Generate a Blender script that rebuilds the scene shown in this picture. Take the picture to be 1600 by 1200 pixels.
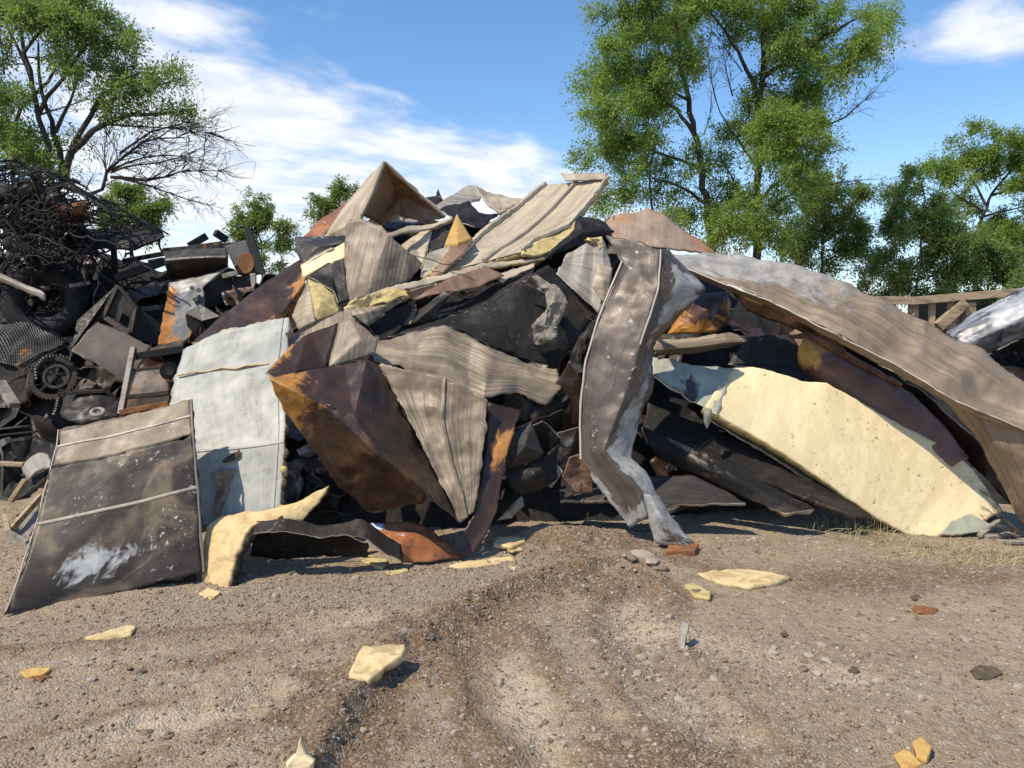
import bpy, math, random
import numpy as np
from mathutils import Vector

scene = bpy.context.scene
for o in list(bpy.data.objects):
    bpy.data.objects.remove(o)
COL = scene.collection
R = math.radians

# ------------------------------------------------------------------ camera
FPX = 1208.0                      # focal length in pixels of the 1600 px wide photograph
HZ = 520.0                        # row of the horizon
CAMH = 1.6
PITCH = math.atan((600 - HZ) / FPX)
cam_d = bpy.data.cameras.new('camera')
cam_d.sensor_width = 36
cam_d.lens = FPX / 1600 * 36
cam_d.clip_end = 3000
cam = bpy.data.objects.new('camera', cam_d)
COL.objects.link(cam)
cam.location = (0, 0, CAMH)
cam.rotation_euler = (math.pi / 2 - PITCH, 0, 0)
scene.camera = cam

# ------------------------------------------------------------------ world, sun, exposure
SUN = Vector((-0.48, -0.34, 0.81)).normalized()      # towards the sun
SUN_EL = math.asin(SUN.z)
SUN_ROT = math.atan2(SUN.x, SUN.y)
w = bpy.data.worlds.new('World')
scene.world = w
w.use_nodes = True
nt = w.node_tree
nt.nodes.clear()


class NB:
    """small node builder"""
    def __init__(s, nt):
        s.nt = nt
    def n(s, typ, ins=None, **kw):
        nd = s.nt.nodes.new(typ)
        for k, v in kw.items():
            setattr(nd, k, v)
        if ins:
            for k, v in ins.items():
                if hasattr(v, 'is_linked') or hasattr(v, 'links'):
                    s.nt.links.new(v, nd.inputs[k])
                else:
                    nd.inputs[k].default_value = v
        return nd
    def math(s, op, a, b=0.0, c=None, clamp=False):
        ins = {0: a, 1: b}
        if c is not None:
            ins[2] = c
        return s.n('ShaderNodeMath', ins, operation=op, use_clamp=clamp).outputs[0]
    def mix(s, f, a, b, mode='MIX'):
        nd = s.n('ShaderNodeMix', None, data_type='RGBA', blend_type=mode)
        for i, v in ((0, f), (6, a), (7, b)):
            if hasattr(v, 'links'):
                s.nt.links.new(v, nd.inputs[i])
            else:
                nd.inputs[i].default_value = (v if i == 0 else (*v[:3], 1))
        return nd.outputs[2]
    def ramp(s, f, lo, hi, a=0.0, b=1.0):
        return s.n('ShaderNodeMapRange', {0: f, 1: lo, 2: hi, 3: a, 4: b}, interpolation_type='SMOOTHSTEP').outputs[0]
    def noise(s, vec, scale, detail=4, rough=0.55, dist=0.0, out=0):
        return s.n('ShaderNodeTexNoise', {'Vector': vec, 'Scale': scale, 'Detail': detail, 'Roughness': rough, 'Distortion': dist}).outputs[out]
    def mapping(s, vec, sc=(1, 1, 1), loc=(0, 0, 0), rot=(0, 0, 0)):
        return s.n('ShaderNodeMapping', {'Vector': vec, 'Location': loc, 'Rotation': rot, 'Scale': sc}).outputs[0]


b = NB(nt)
sky = b.n('ShaderNodeTexSky', None, sky_type='NISHITA', sun_disc=False, sun_elevation=SUN_EL, sun_rotation=SUN_ROT,
          altitude=300, air_density=1.0, dust_density=0.2, ozone_density=3.0)
hs = b.n('ShaderNodeHueSaturation', {'Saturation': 1.14, 'Color': sky.outputs[0]})
tc = b.n('ShaderNodeTexCoord').outputs['Generated']
# clouds lie on a flat layer: the direction is projected on it, so they shrink towards the horizon
sep = b.n('ShaderNodeSeparateXYZ', {0: tc})
zz = b.math('MAXIMUM', b.math('ADD', sep.outputs[2], 0.10), 0.05)
cx_ = b.math('DIVIDE', sep.outputs[0], zz)
cy_ = b.math('DIVIDE', sep.outputs[1], zz)
cv = b.n('ShaderNodeCombineXYZ', {0: cx_, 1: cy_, 2: 0.0}).outputs[0]
warp = b.noise(cv, 0.9, 3, 0.5, 0, 1)
cvw = b.n('ShaderNodeVectorMath', {0: cv, 1: b.n('ShaderNodeVectorMath', {0: warp, 'Scale': 0.35}, operation='SCALE').outputs[0]}, operation='ADD').outputs[0]
cvr = b.mapping(cvw, rot=(0, 0, R(-52)))
cl1 = b.noise(b.mapping(cvr, (0.85, 1.5, 1)), 1.5, 7, 0.52, 0.0)
cl2 = b.noise(b.mapping(cvr, (1.0, 1.3, 1), (3.1, 1.7, 0)), 4.2, 6, 0.58, 0.0)
cl = b.math('ADD', b.math('MULTIPLY', cl1, 0.68), b.math('MULTIPLY', cl2, 0.32))
# a bank of cloud that covers one side of the sky, thinning out across a straight front
front = b.math('SUBTRACT', b.math('SUBTRACT', cy_, b.math('MULTIPLY', cx_, 1.216)), 2.62)
bank = b.ramp(front, -0.8, 0.9, 0.0, 1.0)
for (qx, qy, qr, qk) in ((1.22, 1.98, 0.30, 1.0), (0.95, 1.70, 0.14, 0.8), (2.05, 3.75, 0.35, 0.55)):      # a few loose puffs in the clear part
    dq = b.n('ShaderNodeVectorMath', {0: cv, 1: (qx, qy, 0.0)}, operation='DISTANCE').outputs['Value']
    bank = b.math('MAXIMUM', bank, b.ramp(dq, qr * 1.6, 0.0, 0.0, qk))
thr = b.math('SUBTRACT', 0.69, b.math('MULTIPLY', bank, 0.37))
mask = b.n('ShaderNodeMapRange', {0: cl, 1: thr, 2: b.math('ADD', thr, 0.24), 3: 0.0, 4: 0.90}, interpolation_type='SMOOTHSTEP').outputs[0]
shade = b.ramp(cl2, 0.3, 0.7)
ccol = b.mix(shade, (4.3, 4.5, 4.9), (5.6, 5.65, 5.75))
haz = b.ramp(sep.outputs[2], 0.0, 0.30, 0.32, 0.0)
skyh = b.mix(haz, hs.outputs[0], (4.6, 5.2, 6.2))
fin = b.mix(mask, skyh, ccol)
bg = b.n('ShaderNodeBackground', {'Color': fin, 'Strength': 0.15})
out = b.n('ShaderNodeOutputWorld', {0: bg.outputs[0]})

sd = bpy.data.lights.new('sun', 'SUN')
sd.energy = 4.0
sd.angle = R(0.53)
sd.color = (1.0, 0.91, 0.76)
so = bpy.data.objects.new('sun', sd)
COL.objects.link(so)
so.rotation_euler = SUN.to_track_quat('Z', 'Y').to_euler()
so.location = (-20, 5, 30)

vs = scene.view_settings
vs.view_transform = 'Standard'
vs.look = 'None'
vs.gamma = 1.0
vs.exposure = 0.42
vs.use_curve_mapping = False

# ------------------------------------------------------------------ pixel -> place
CP, SP = math.cos(PITCH), math.sin(PITCH)


def W(px, py, d):
    """point at depth d (metres away along the ground) seen at a pixel of the photograph"""
    x = (px - 800) / FPX
    y = -(py - 600) / FPX
    dy = CP + y * SP
    dz = -SP + y * CP
    t = d / dy
    return np.array((x * t, d, CAMH + dz * t))


def gdepth(py):
    y = -(py - 600) / FPX
    dy = CP + y * SP
    dz = -SP + y * CP
    return dy * (-CAMH / dz)


def G(px, py):
    return W(px, py, gdepth(py))


class Crop:
    def __init__(s, x0, y0, sc):
        s.x0, s.y0, s.sc = x0, y0, sc
    def __call__(s, x, y, d):
        return W(s.x0 + x / s.sc, s.y0 + y / s.sc, d)
    def row(s, d0, d1, *xy):
        n = len(xy) // 2
        return [s(xy[2 * i], xy[2 * i + 1], d0 + (d1 - d0) * (i / max(1, n - 1))) for i in range(n)]
    def pts(s, *xyd):
        return [s(*xyd[3 * i:3 * i + 3]) for i in range(len(xyd) // 3)]


C0 = Crop(0, 0, 1)
C1 = Crop(0, 240, 10 / 3)
C2 = Crop(0, 540, 2.608)
C3 = Crop(400, 230, 1600 / 560)
C4 = Crop(280, 480, 2.58)
C5 = Crop(820, 340, 2.143)
C6 = Crop(1000, 360, 2.4)
CB = Crop(660, 250, 16 / 3)
CP5 = Crop(460, 240, 6)
CT = Crop(860, 0, 8 / 3)
CL = Crop(0, 0, 3)

# ------------------------------------------------------------------ noise
_rs = np.random.RandomState(7)
_perm = np.concatenate([_rs.permutation(256)] * 3)
_grad = _rs.normal(size=(256, 3))
_grad /= np.linalg.norm(_grad, axis=1)[:, None]


def pn(p, seed=0):
    p = np.asarray(p, float) + seed * 17.31
    i = np.floor(p).astype(int)
    f = p - i
    u = f * f * f * (f * (f * 6 - 15) + 10)
    i &= 255
    res = 0
    for dx in (0, 1):
        for dy in (0, 1):
            for dz in (0, 1):
                h = _perm[_perm[_perm[(i[:, 0] + dx) & 255] + ((i[:, 1] + dy) & 255)] + ((i[:, 2] + dz) & 255)]
                g = _grad[h]
                dot = g[:, 0] * (f[:, 0] - dx) + g[:, 1] * (f[:, 1] - dy) + g[:, 2] * (f[:, 2] - dz)
                wx = u[:, 0] if dx else 1 - u[:, 0]
                wy = u[:, 1] if dy else 1 - u[:, 1]
                wz = u[:, 2] if dz else 1 - u[:, 2]
                res = res + dot * wx * wy * wz
    return res


def fbm(p, oc=4, seed=0, gain=0.5):
    a, r, q = 1.0, 0, np.asarray(p, float)
    for k in range(oc):
        r = r + a * pn(q, seed + k)
        q = q * 2.03
        a *= gain
    return r


# ------------------------------------------------------------------ materials
def new_mat(name):
    m = bpy.data.materials.new(name)
    m.use_nodes = True
    m.node_tree.nodes.clear()
    return m, NB(m.node_tree)


def m_sheet(name, base, dark, patch=None, stain=None, streak=(45, 1.6), sk=0.6, rough=(0.4, 0.65), metal=0.0, pscale=2.2,
            plo=0.52, phi=0.66, bump=0.25, spots=None, coat=0.0, grime=0.35, spec=0.4, micro=0.0):
    """weathered sheet: long streaks down the sheet, scorched patches, shaped stains, specks"""
    m, b = new_mat(name)
    uv = b.n('ShaderNodeUVMap').outputs[0]
    rnd = b.n('ShaderNodeObjectInfo').outputs['Random']
    off = b.n('ShaderNodeCombineXYZ', {0: b.math('MULTIPLY', rnd, 37.0), 1: b.math('MULTIPLY', rnd, 91.0), 2: b.math('MULTIPLY', rnd, 13.0)}).outputs[0]
    v = b.n('ShaderNodeVectorMath', {0: uv, 1: off}, operation='ADD').outputs[0]
    st = b.noise(b.mapping(v, (streak[0] * 1.3, streak[1] * 0.7, 1)), 1.0, 5, 0.7, 0.05)
    st2 = b.noise(b.mapping(v, (streak[0] * 0.25, streak[1] * 0.6, 1)), 1.0, 3, 0.5, 0.1)
    s = b.math('ADD', b.math('MULTIPLY', st, 0.55), b.math('MULTIPLY', st2, 0.45))
    f = b.math('MULTIPLY', b.ramp(s, 0.42, 0.60), sk)
    c = b.mix(f, base, dark)
    big = b.noise(v, pscale, 5, 0.6, 0.6)
    if patch:
        c = b.mix(b.ramp(big, plo, phi), c, patch)
    gr = b.noise(v, 9.0, 6, 0.7, 0.2)
    c = b.mix(b.math('MULTIPLY', b.ramp(gr, 0.52, 0.75), grime), c, tuple(x * 0.35 for x in dark))
    if spots:
        sp = b.noise(v, 26.0, 4, 0.7, 0.6)
        sp2 = b.noise(v, 3.2, 3, 0.5)
        c = b.mix(b.math('MULTIPLY', b.ramp(sp, 0.60, 0.66), b.ramp(sp2, 0.47, 0.6)), c, spots)
    rg = b.n('ShaderNodeMapRange', {0: gr, 1: 0.3, 2: 0.7, 3: rough[0], 4: rough[1]}).outputs[0]
    if stain:
        at = b.n('ShaderNodeAttribute', None, attribute_name='stain').outputs['Fac']
        nz = b.noise(b.mapping(v, (1.6, 1.0, 1)), 7.0, 6, 0.68, 0.5)
        sf = b.ramp(b.math('ADD', at, b.math('MULTIPLY', b.math('SUBTRACT', nz, 0.5), 0.9)), 0.42, 0.56)
        tone = b.mix(b.ramp(gr, 0.35, 0.65), stain, tuple(x * 0.62 for x in stain))
        c = b.mix(sf, c, tone)
        rg = b.math('ADD', rg, b.math('MULTIPLY', sf, 0.12), clamp=True)
    hgt = b.math('ADD', b.math('MULTIPLY', st, 0.5), b.math('MULTIPLY', gr, 0.9))
    nrm = None
    if micro:                      # rolled micro-ribs of the sheet
        wv = b.math('SINE', b.math('MULTIPLY', b.n('ShaderNodeSeparateXYZ', {0: uv}).outputs[0], 2 * math.pi / micro))
        b0 = b.n('ShaderNodeBump', {'Strength': 0.28, 'Distance': 0.002, 'Height': wv})
        nrm = b0.outputs[0]
    bi = {'Strength': bump, 'Distance': 0.012, 'Height': hgt}
    if nrm:
        bi['Normal'] = nrm
    bp = b.n('ShaderNodeBump', bi)
    p = b.n('ShaderNodeBsdfPrincipled', {'Base Color': c, 'Roughness': rg, 'Metallic': metal, 'Normal': bp.outputs[0], 'Coat Weight': coat, 'Specular IOR Level': spec,
                                         'Coat Roughness': 0.28})
    b.n('ShaderNodeOutputMaterial', {0: p.outputs[0]})
    return m


def m_foam(name, base, dirt, lumps=1.0, dlo=0.5, soot=(0.08, 0.06, 0.04)):
    m, b = new_mat(name)
    tcn = b.n('ShaderNodeTexCoord').outputs['Object']
    n1 = b.noise(tcn, 4.0, 5, 0.6, 0.4)
    n2 = b.noise(tcn, 38.0, 4, 0.7, 0.2)
    n3 = b.noise(b.mapping(tcn, (1, 1, 2.0)), 11.0, 5, 0.65, 0.8)
    n4 = b.noise(tcn, 17.0, 6, 0.75, 1.2)
    c = b.mix(b.ramp(n1, 0.35, 0.7), base, tuple(x * y for x, y in zip(base, (0.93, 0.88, 0.78))))
    c = b.mix(b.math('MULTIPLY', b.ramp(n3, dlo, dlo + 0.2), 0.75), c, dirt)
    c = b.mix(b.math('MULTIPLY', b.ramp(n4, 0.62, 0.72), 0.55), c, soot)
    c = b.mix(b.math('MULTIPLY', b.ramp(n2, 0.55, 0.75), 0.22), c, dirt)
    h = b.math('ADD', b.math('MULTIPLY', n2, 0.5), n4)
    bp = b.n('ShaderNodeBump', {'Strength': 0.6 * lumps, 'Distance': 0.012, 'Height': h})
    p = b.n('ShaderNodeBsdfPrincipled', {'Base Color': c, 'Roughness': 0.88, 'Normal': bp.outputs[0], 'Specular IOR Level': 0.2})
    b.n('ShaderNodeOutputMaterial', {0: p.outputs[0]})
    return m


def m_obj(name, base, second, third=None, scale=6.0, rough=(0.45, 0.75), metal=0.0, lo=0.45, hi=0.62, tlo=0.6, thi=0.68, bump=0.4, stretch=(1, 1, 1)):
    """weathered solid, in object space"""
    m, b = new_mat(name)
    tcn = b.n('ShaderNodeTexCoord').outputs['Object']
    rnd = b.n('ShaderNodeObjectInfo').outputs['Random']
    v = b.mapping(b.n('ShaderNodeVectorMath', {0: tcn, 1: b.math('MULTIPLY', rnd, 50.0)}, operation='ADD').outputs[0], stretch)
    n1 = b.noise(v, scale, 6, 0.62, 0.5)
    n2 = b.noise(v, scale * 4.5, 5, 0.7, 0.2)
    n3 = b.noise(v, scale * 0.6, 5, 0.65, 0.8)
    c = b.mix(b.ramp(n1, lo, hi), base, second)
    if third:
        c = b.mix(b.ramp(b.math('ADD', b.math('MULTIPLY', n3, 0.7), b.math('MULTIPLY', n2, 0.3)), tlo, thi), c, third)
    c = b.mix(b.math('MULTIPLY', b.ramp(n2, 0.5, 0.75), 0.4), c, tuple(x * 0.4 for x in base))
    rg = b.n('ShaderNodeMapRange', {0: n2, 1: 0.3, 2: 0.7, 3: rough[0], 4: rough[1]}).outputs[0]
    bp = b.n('ShaderNodeBump', {'Strength': bump, 'Distance': 0.01, 'Height': b.math('ADD', n1, b.math('MULTIPLY', n2, 0.6))})
    p = b.n('ShaderNodeBsdfPrincipled', {'Base Color': c, 'Roughness': rg, 'Metallic': metal, 'Normal': bp.outputs[0], 'Specular IOR Level': 0.28})
    b.n('ShaderNodeOutputMaterial', {0: p.outputs[0]})
    return m


TAN = m_sheet('tan_sheet', (0.35, 0.275, 0.185), (0.145, 0.108, 0.072), patch=(0.185, 0.14, 0.096), stain=(0.52, 0.43, 0.30), sk=0.85, rough=(0.42, 0.62), micro=0.034, plo=0.47, phi=0.62)
PALE = m_sheet('pale_sheet', (0.49, 0.40, 0.28), (0.26, 0.205, 0.135), patch=(0.31, 0.245, 0.165), stain=(0.22, 0.165, 0.11), sk=0.7, streak=(22, 2.2))
GREY = m_sheet('grey_sheet', (0.33, 0.295, 0.24), (0.12, 0.10, 0.08), patch=(0.19, 0.165, 0.13), stain=(0.6, 0.55, 0.42), sk=0.7, streak=(30, 1.2))
BROWN = m_sheet('scorched_brown_sheet', (0.048, 0.024, 0.014), (0.018, 0.009, 0.006), patch=(0.085, 0.038, 0.018), stain=(0.45, 0.20, 0.04),
                streak=(70, 2.0), rough=(0.28, 0.5), coat=0.12, spec=0.35, bump=0.25, grime=0.6, plo=0.55, phi=0.72)
BROWNM = m_sheet('dull_brown_sheet', (0.22, 0.13, 0.08), (0.10, 0.058, 0.04), patch=(0.30, 0.16, 0.08), stain=(0.42, 0.2, 0.06), rough=(0.4, 0.7))
ORANGE = m_sheet('rust_orange_sheet', (0.34, 0.12, 0.035), (0.13, 0.05, 0.025), patch=(0.10, 0.045, 0.03), stain=(0.62, 0.68, 0.78), rough=(0.3, 0.55), streak=(14, 6), pscale=4)
RUSTHUMP = m_sheet('rusty_pale_sheet', (0.33, 0.24, 0.17), (0.22, 0.12, 0.07), patch=(0.36, 0.17, 0.075), stain=(0.36, 0.15, 0.05), rough=(0.5, 0.75), streak=(12, 1.5))
WHITE = m_sheet('white_sheet', (0.37, 0.365, 0.32), (0.28, 0.275, 0.235), patch=(0.40, 0.395, 0.345), stain=(0.36, 0.29, 0.16), sk=0.7, rough=(0.45, 0.6), streak=(60, 1.0), grime=0.4, bump=0.15, spots=(0.2, 0.16, 0.1))
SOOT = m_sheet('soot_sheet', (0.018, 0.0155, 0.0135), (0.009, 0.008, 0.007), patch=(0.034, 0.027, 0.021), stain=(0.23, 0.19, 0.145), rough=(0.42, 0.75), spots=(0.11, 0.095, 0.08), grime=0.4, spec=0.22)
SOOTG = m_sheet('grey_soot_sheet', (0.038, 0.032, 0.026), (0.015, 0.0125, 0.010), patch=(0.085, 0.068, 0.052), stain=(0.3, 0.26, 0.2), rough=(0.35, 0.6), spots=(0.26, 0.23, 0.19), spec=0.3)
FRONT = m_sheet('burnt_paint_sheet', (0.055, 0.042, 0.031), (0.024, 0.019, 0.015), patch=(0.16, 0.118, 0.076), stain=(0.5, 0.49, 0.46), rough=(0.38, 0.6), streak=(5, 22), spots=(0.5, 0.48, 0.45), pscale=3.0, plo=0.50, phi=0.66, spec=0.3)
FRONTT = m_sheet('singed_tan_sheet', (0.25, 0.19, 0.12), (0.14, 0.105, 0.07), patch=(0.09, 0.068, 0.05), stain=(0.5, 0.46, 0.38), rough=(0.4, 0.65), streak=(8, 14), spots=(0.55, 0.5, 0.4))
DRAPE = m_sheet('scorched_steel_sheet', (0.095, 0.072, 0.056), (0.048, 0.036, 0.029), patch=(0.14, 0.106, 0.083), stain=(0.38, 0.36, 0.33), rough=(0.34, 0.58), metal=0.15, streak=(60, 1.4), spots=(0.4, 0.38, 0.36))
DRAPE2 = m_sheet('long_steel_sheet', (0.265, 0.20, 0.135), (0.12, 0.088, 0.06), patch=(0.15, 0.115, 0.083), stain=(0.33, 0.31, 0.28), rough=(0.36, 0.58), metal=0.08, streak=(30, 0.7), sk=0.75)
RIM = m_sheet('bare_edge', (0.48, 0.41, 0.31), (0.25, 0.2, 0.15), patch=(0.2, 0.16, 0.13), rough=(0.4, 0.6))
RIMD = m_sheet('burnt_edge', (0.24, 0.2, 0.17), (0.06, 0.05, 0.045), patch=(0.04, 0.035, 0.03), rough=(0.4, 0.6))
SLAB = m_sheet('cream_slab_foam', (0.74, 0.605, 0.37), (0.62, 0.49, 0.275), patch=(0.66, 0.53, 0.31), stain=(0.34, 0.245, 0.125), rough=(0.85, 0.95), streak=(7, 16), sk=0.7, spec=0.12, grime=0.10, bump=0.5, spots=(0.30, 0.2, 0.09), pscale=1.6)
GREENSK = m_sheet('grey_green_film', (0.36, 0.36, 0.27), (0.24, 0.24, 0.18), patch=(0.19, 0.19, 0.145), stain=(0.06, 0.055, 0.05), rough=(0.5, 0.7), streak=(8, 4))
FOAM = m_foam('cream_foam', (0.75, 0.61, 0.375), (0.52, 0.40, 0.215), dlo=0.60, lumps=0.8)
FOAMO = m_foam('ochre_foam', (0.66, 0.49, 0.255), (0.42, 0.30, 0.15), dlo=0.45)
FOAMY = m_foam('dirty_yellow_foam', (0.54, 0.43, 0.20), (0.29, 0.21, 0.10), dlo=0.45)
FOAMB = m_foam('orange_foam', (0.55, 0.34, 0.12), (0.3, 0.16, 0.06), dlo=0.5)
FOAMD = m_foam('charred_foam', (0.13, 0.10, 0.07), (0.05, 0.04, 0.03), dlo=0.4)
RUST = m_obj('rust', (0.20, 0.085, 0.035), (0.35, 0.15, 0.05), (0.06, 0.035, 0.025), rough=(0.6, 0.9))
PIPE = m_sheet('rust_purple_sheet', (0.22, 0.115, 0.078), (0.13, 0.066, 0.046), patch=(0.16, 0.09, 0.062), stain=(0.72, 0.38, 0.09), rough=(0.4, 0.62), streak=(9, 9), bump=0.5, spots=(0.2, 0.16, 0.15))
IRON = m_obj('charred_iron', (0.012, 0.0105, 0.009), (0.024, 0.02, 0.016), (0.075, 0.042, 0.022), rough=(0.4, 0.75), tlo=0.62, thi=0.72)
IRONG = m_obj('grey_iron', (0.07, 0.066, 0.06), (0.03, 0.027, 0.024), (0.42, 0.17, 0.035), rough=(0.35, 0.65), tlo=0.57, thi=0.62, metal=0.1)
IRONB = m_obj('brown_iron', (0.055, 0.041, 0.029), (0.026, 0.02, 0.015), (0.13, 0.085, 0.05), rough=(0.5, 0.8))
LIGHTM = m_obj('ashy_metal', (0.30, 0.26, 0.21), (0.15, 0.125, 0.1), (0.08, 0.07, 0.06), rough=(0.4, 0.7))
TIMBER = m_obj('weathered_timber', (0.42, 0.31, 0.19), (0.25, 0.175, 0.105), (0.05, 0.04, 0.035), scale=3, rough=(0.7, 0.9), tlo=0.56, thi=0.66, stretch=(1, 5, 5))
RUBBER = m_obj('burnt_rubber', (0.014, 0.013, 0.013), (0.022, 0.02, 0.02), rough=(0.6, 0.85))
SILVER = m_sheet('sooty_silver_sheet', (0.36, 0.37, 0.39), (0.05, 0.048, 0.046), patch=(0.035, 0.032, 0.03), stain=(0.5, 0.5, 0.5), rough=(0.32, 0.55), metal=0.2, streak=(9, 3), sk=0.8, pscale=3.2, plo=0.5, phi=0.6)

# ------------------------------------------------------------------ mesh helpers
def tag(o, label, cat, group=None, kind=None):
    if label:
        o['label'] = label
    if cat:
        o['category'] = cat
    if group:
        o['group'] = group
    if kind:
        o['kind'] = kind
    return o


def link_mesh(name, V, F, mats, uv=None, stain=None, midx=None, angle=32, parent=None, smooth=True):
    V = np.asarray(V, float)
    me = bpy.data.meshes.new(name)
    me.from_pydata([tuple(v) for v in V], [], [tuple(int(i) for i in f) for f in F])
    for m in (mats if isinstance(mats, (list, tuple)) else [mats]):
        me.materials.append(m)
    if midx is not None:
        me.polygons.foreach_set('material_index', np.asarray(midx, dtype=np.int32))
    if uv is not None:
        ul = me.uv_layers.new(name='UVMap')
        li = np.zeros(len(me.loops), dtype=np.int32)
        me.loops.foreach_get('vertex_index', li)
        ul.data.foreach_set('uv', np.asarray(uv, float)[li].ravel())
    if stain is not None:
        at = me.attributes.new('stain', 'FLOAT', 'POINT')
        at.data.foreach_set('value', np.asarray(stain, float))
    me.validate()
    if smooth:
        me.polygons.foreach_set('use_smooth', np.ones(len(me.polygons), dtype=bool))
        me.set_sharp_from_angle(angle=R(angle))
    me.update()
    o = bpy.data.objects.new(name, me)
    COL.objects.link(o)
    if parent is not None:
        o.parent = parent
    return o


def settle(o):
    """put the origin of a thing at its base; parts follow"""
    parts = [o] if o.type == 'MESH' else []
    def walk(x):
        for c in x.children:
            parts.append(c)
            walk(c)
    walk(o)
    lo = None
    allv = []
    for p in parts:
        if p.type == 'MESH' and len(p.data.vertices):
            a = np.zeros(len(p.data.vertices) * 3)
            p.data.vertices.foreach_get('co', a)
            allv.append(a.reshape(-1, 3))
    A = np.concatenate(allv)
    mn, mx = A.min(0), A.max(0)
    base = Vector(((mn[0] + mx[0]) / 2, (mn[1] + mx[1]) / 2, mn[2]))
    seen = set()
    for p in parts:
        if p.type == 'MESH' and p.data.name not in seen:
            seen.add(p.data.name)
            a = np.zeros(len(p.data.vertices) * 3)
            p.data.vertices.foreach_get('co', a)
            a = (a.reshape(-1, 3) - np.array(base)).ravel()
            p.data.vertices.foreach_set('co', a)
            p.data.update()
    o.location = base
    return o


def thing(name, label, cat, group=None):
    o = bpy.data.objects.new(name, None)
    o.empty_display_size = 0.1
    COL.objects.link(o)
    return tag(o, label, cat, group)


def vnormals(V, F):
    N = np.zeros_like(V)
    for f in F:
        a, b_, c = V[f[0]], V[f[1]], V[f[2]]
        n = np.cross(b_ - a, c - a)
        if len(f) == 4:
            n = n + np.cross(V[f[2]] - a, V[f[3]] - a)
        for i in f:
            N[i] += n
    L = np.linalg.norm(N, axis=1)
    L[L == 0] = 1
    return N / L[:, None]


def solid(o, t, rim=True, inward=True):
    md = o.modifiers.new('thickness', 'SOLIDIFY')
    md.thickness = t
    md.offset = -1.0 if inward else 0.0
    md.use_rim = True
    md.material_offset = 1
    md.material_offset_rim = 2
    return o


def resample(P, n):
    P = np.asarray(P, float)
    s = np.concatenate([[0], np.cumsum(np.linalg.norm(np.diff(P, axis=0), axis=1))])
    if s[-1] == 0:
        s = np.linspace(0, 1, len(P))
    t = np.linspace(0, s[-1], n)
    return np.stack([np.interp(t, s, P[:, k]) for k in range(P.shape[1])], 1)


def face_cam(V, F):
    c = V.mean(0)
    N = vnormals(V, F)
    view = np.array((0, 0, CAMH)) - V
    return (N * view).sum() >= 0


def crumple(V, N, amp, seed, freq=3.0):
    """broad dents with sharp creases plus small dimples"""
    a = fbm(V * freq, 2, seed)
    r = np.abs(pn(V * freq * 0.8 + 9.1, seed + 5))
    r2 = np.abs(pn(V * freq * 1.9 + 3.7, seed + 8))
    d = amp * (0.9 * a + 1.3 * (0.25 - r) + 0.55 * (0.2 - r2)) + amp * 0.16 * pn(V * freq * 7, seed + 3) + amp * 0.3 * (0.2 - np.abs(pn(V * freq * 4.3 + 1.3, seed + 6)))
    # straight kinks: a few folding directions, each only where the sheet was bent
    rk = np.random.RandomState(seed * 7 + 3)
    for k in range(5):
        dv = rk.normal(size=3)
        dv /= np.linalg.norm(dv)
        f_ = freq * rk.uniform(0.5, 1.5)
        ph_ = V @ dv * f_ + 0.35 * pn(V * freq * 0.5, seed + 20 + k) + rk.uniform()
        tri = np.abs((ph_ % 1.0) - 0.5) * 2 - 0.5
        mk = np.clip(pn(V * freq * 0.45 + k * 5.1, seed + 30 + k) * 3.0 + 0.15, 0, 1)
        d = d + amp * 0.85 / f_ * freq * 0.55 * tri * mk
    return V + N * d[:, None]


def grid_surface(rows, res=0.028, rnd=1, stain=None, maxn=100):
    Rn, Cn = len(rows), len(rows[0])
    A = np.array(rows, float)                      # Rn x Cn x 3
    if stain is not None:
        A = np.concatenate([A, np.array(stain, float)[:, :, None]], 2)
    du = np.linalg.norm(np.diff(A[:, :, :3], axis=1), axis=2).sum(1).max()
    dv = np.linalg.norm(np.diff(A[:, :, :3], axis=0), axis=2).sum(0).max()
    nu = int(min(maxn, max(Cn * 2, du / res)))
    nv = int(min(maxn, max(Rn * 2, dv / res)))
    def split(k, n, seg):
        # parameter positions, keeping every control line, by mean segment length
        cnt = np.maximum(1, np.round(seg / seg.sum() * n).astype(int))
        t = []
        for i, c in enumerate(cnt):
            t += list(i + np.arange(c) / c)
        return np.array(t + [k - 1.0])
    su = np.linalg.norm(np.diff(A[:, :, :3], axis=1), axis=2).mean(0)
    sv = np.linalg.norm(np.diff(A[:, :, :3], axis=0), axis=2).mean(1)
    tu, tv = split(Cn, nu, su), split(Rn, nv, sv)
    i = np.minimum(np.floor(tv).astype(int), Rn - 2)
    fv = (tv - i)[:, None, None]
    B = A[i] * (1 - fv) + A[i + 1] * fv
    j = np.minimum(np.floor(tu).astype(int), Cn - 2)
    fu = (tu - j)[None, :, None]
    S = B[:, j] * (1 - fu) + B[:, j + 1] * fu
    for _ in range(rnd):
        T = S.copy()
        T[1:-1] = 0.5 * S[1:-1] + 0.25 * (S[:-2] + S[2:])
        S2 = T.copy()
        S2[:, 1:-1] = 0.5 * T[:, 1:-1] + 0.25 * (T[:, :-2] + T[:, 2:])
        S = S2
    cu = np.concatenate([[0], np.cumsum(np.linalg.norm(np.diff(S[:, :, :3], axis=1), axis=2).mean(0))])
    cvv = np.concatenate([[0], np.cumsum(np.linalg.norm(np.diff(S[:, :, :3], axis=0), axis=2).mean(1))])
    return S, cu, cvv


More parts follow.
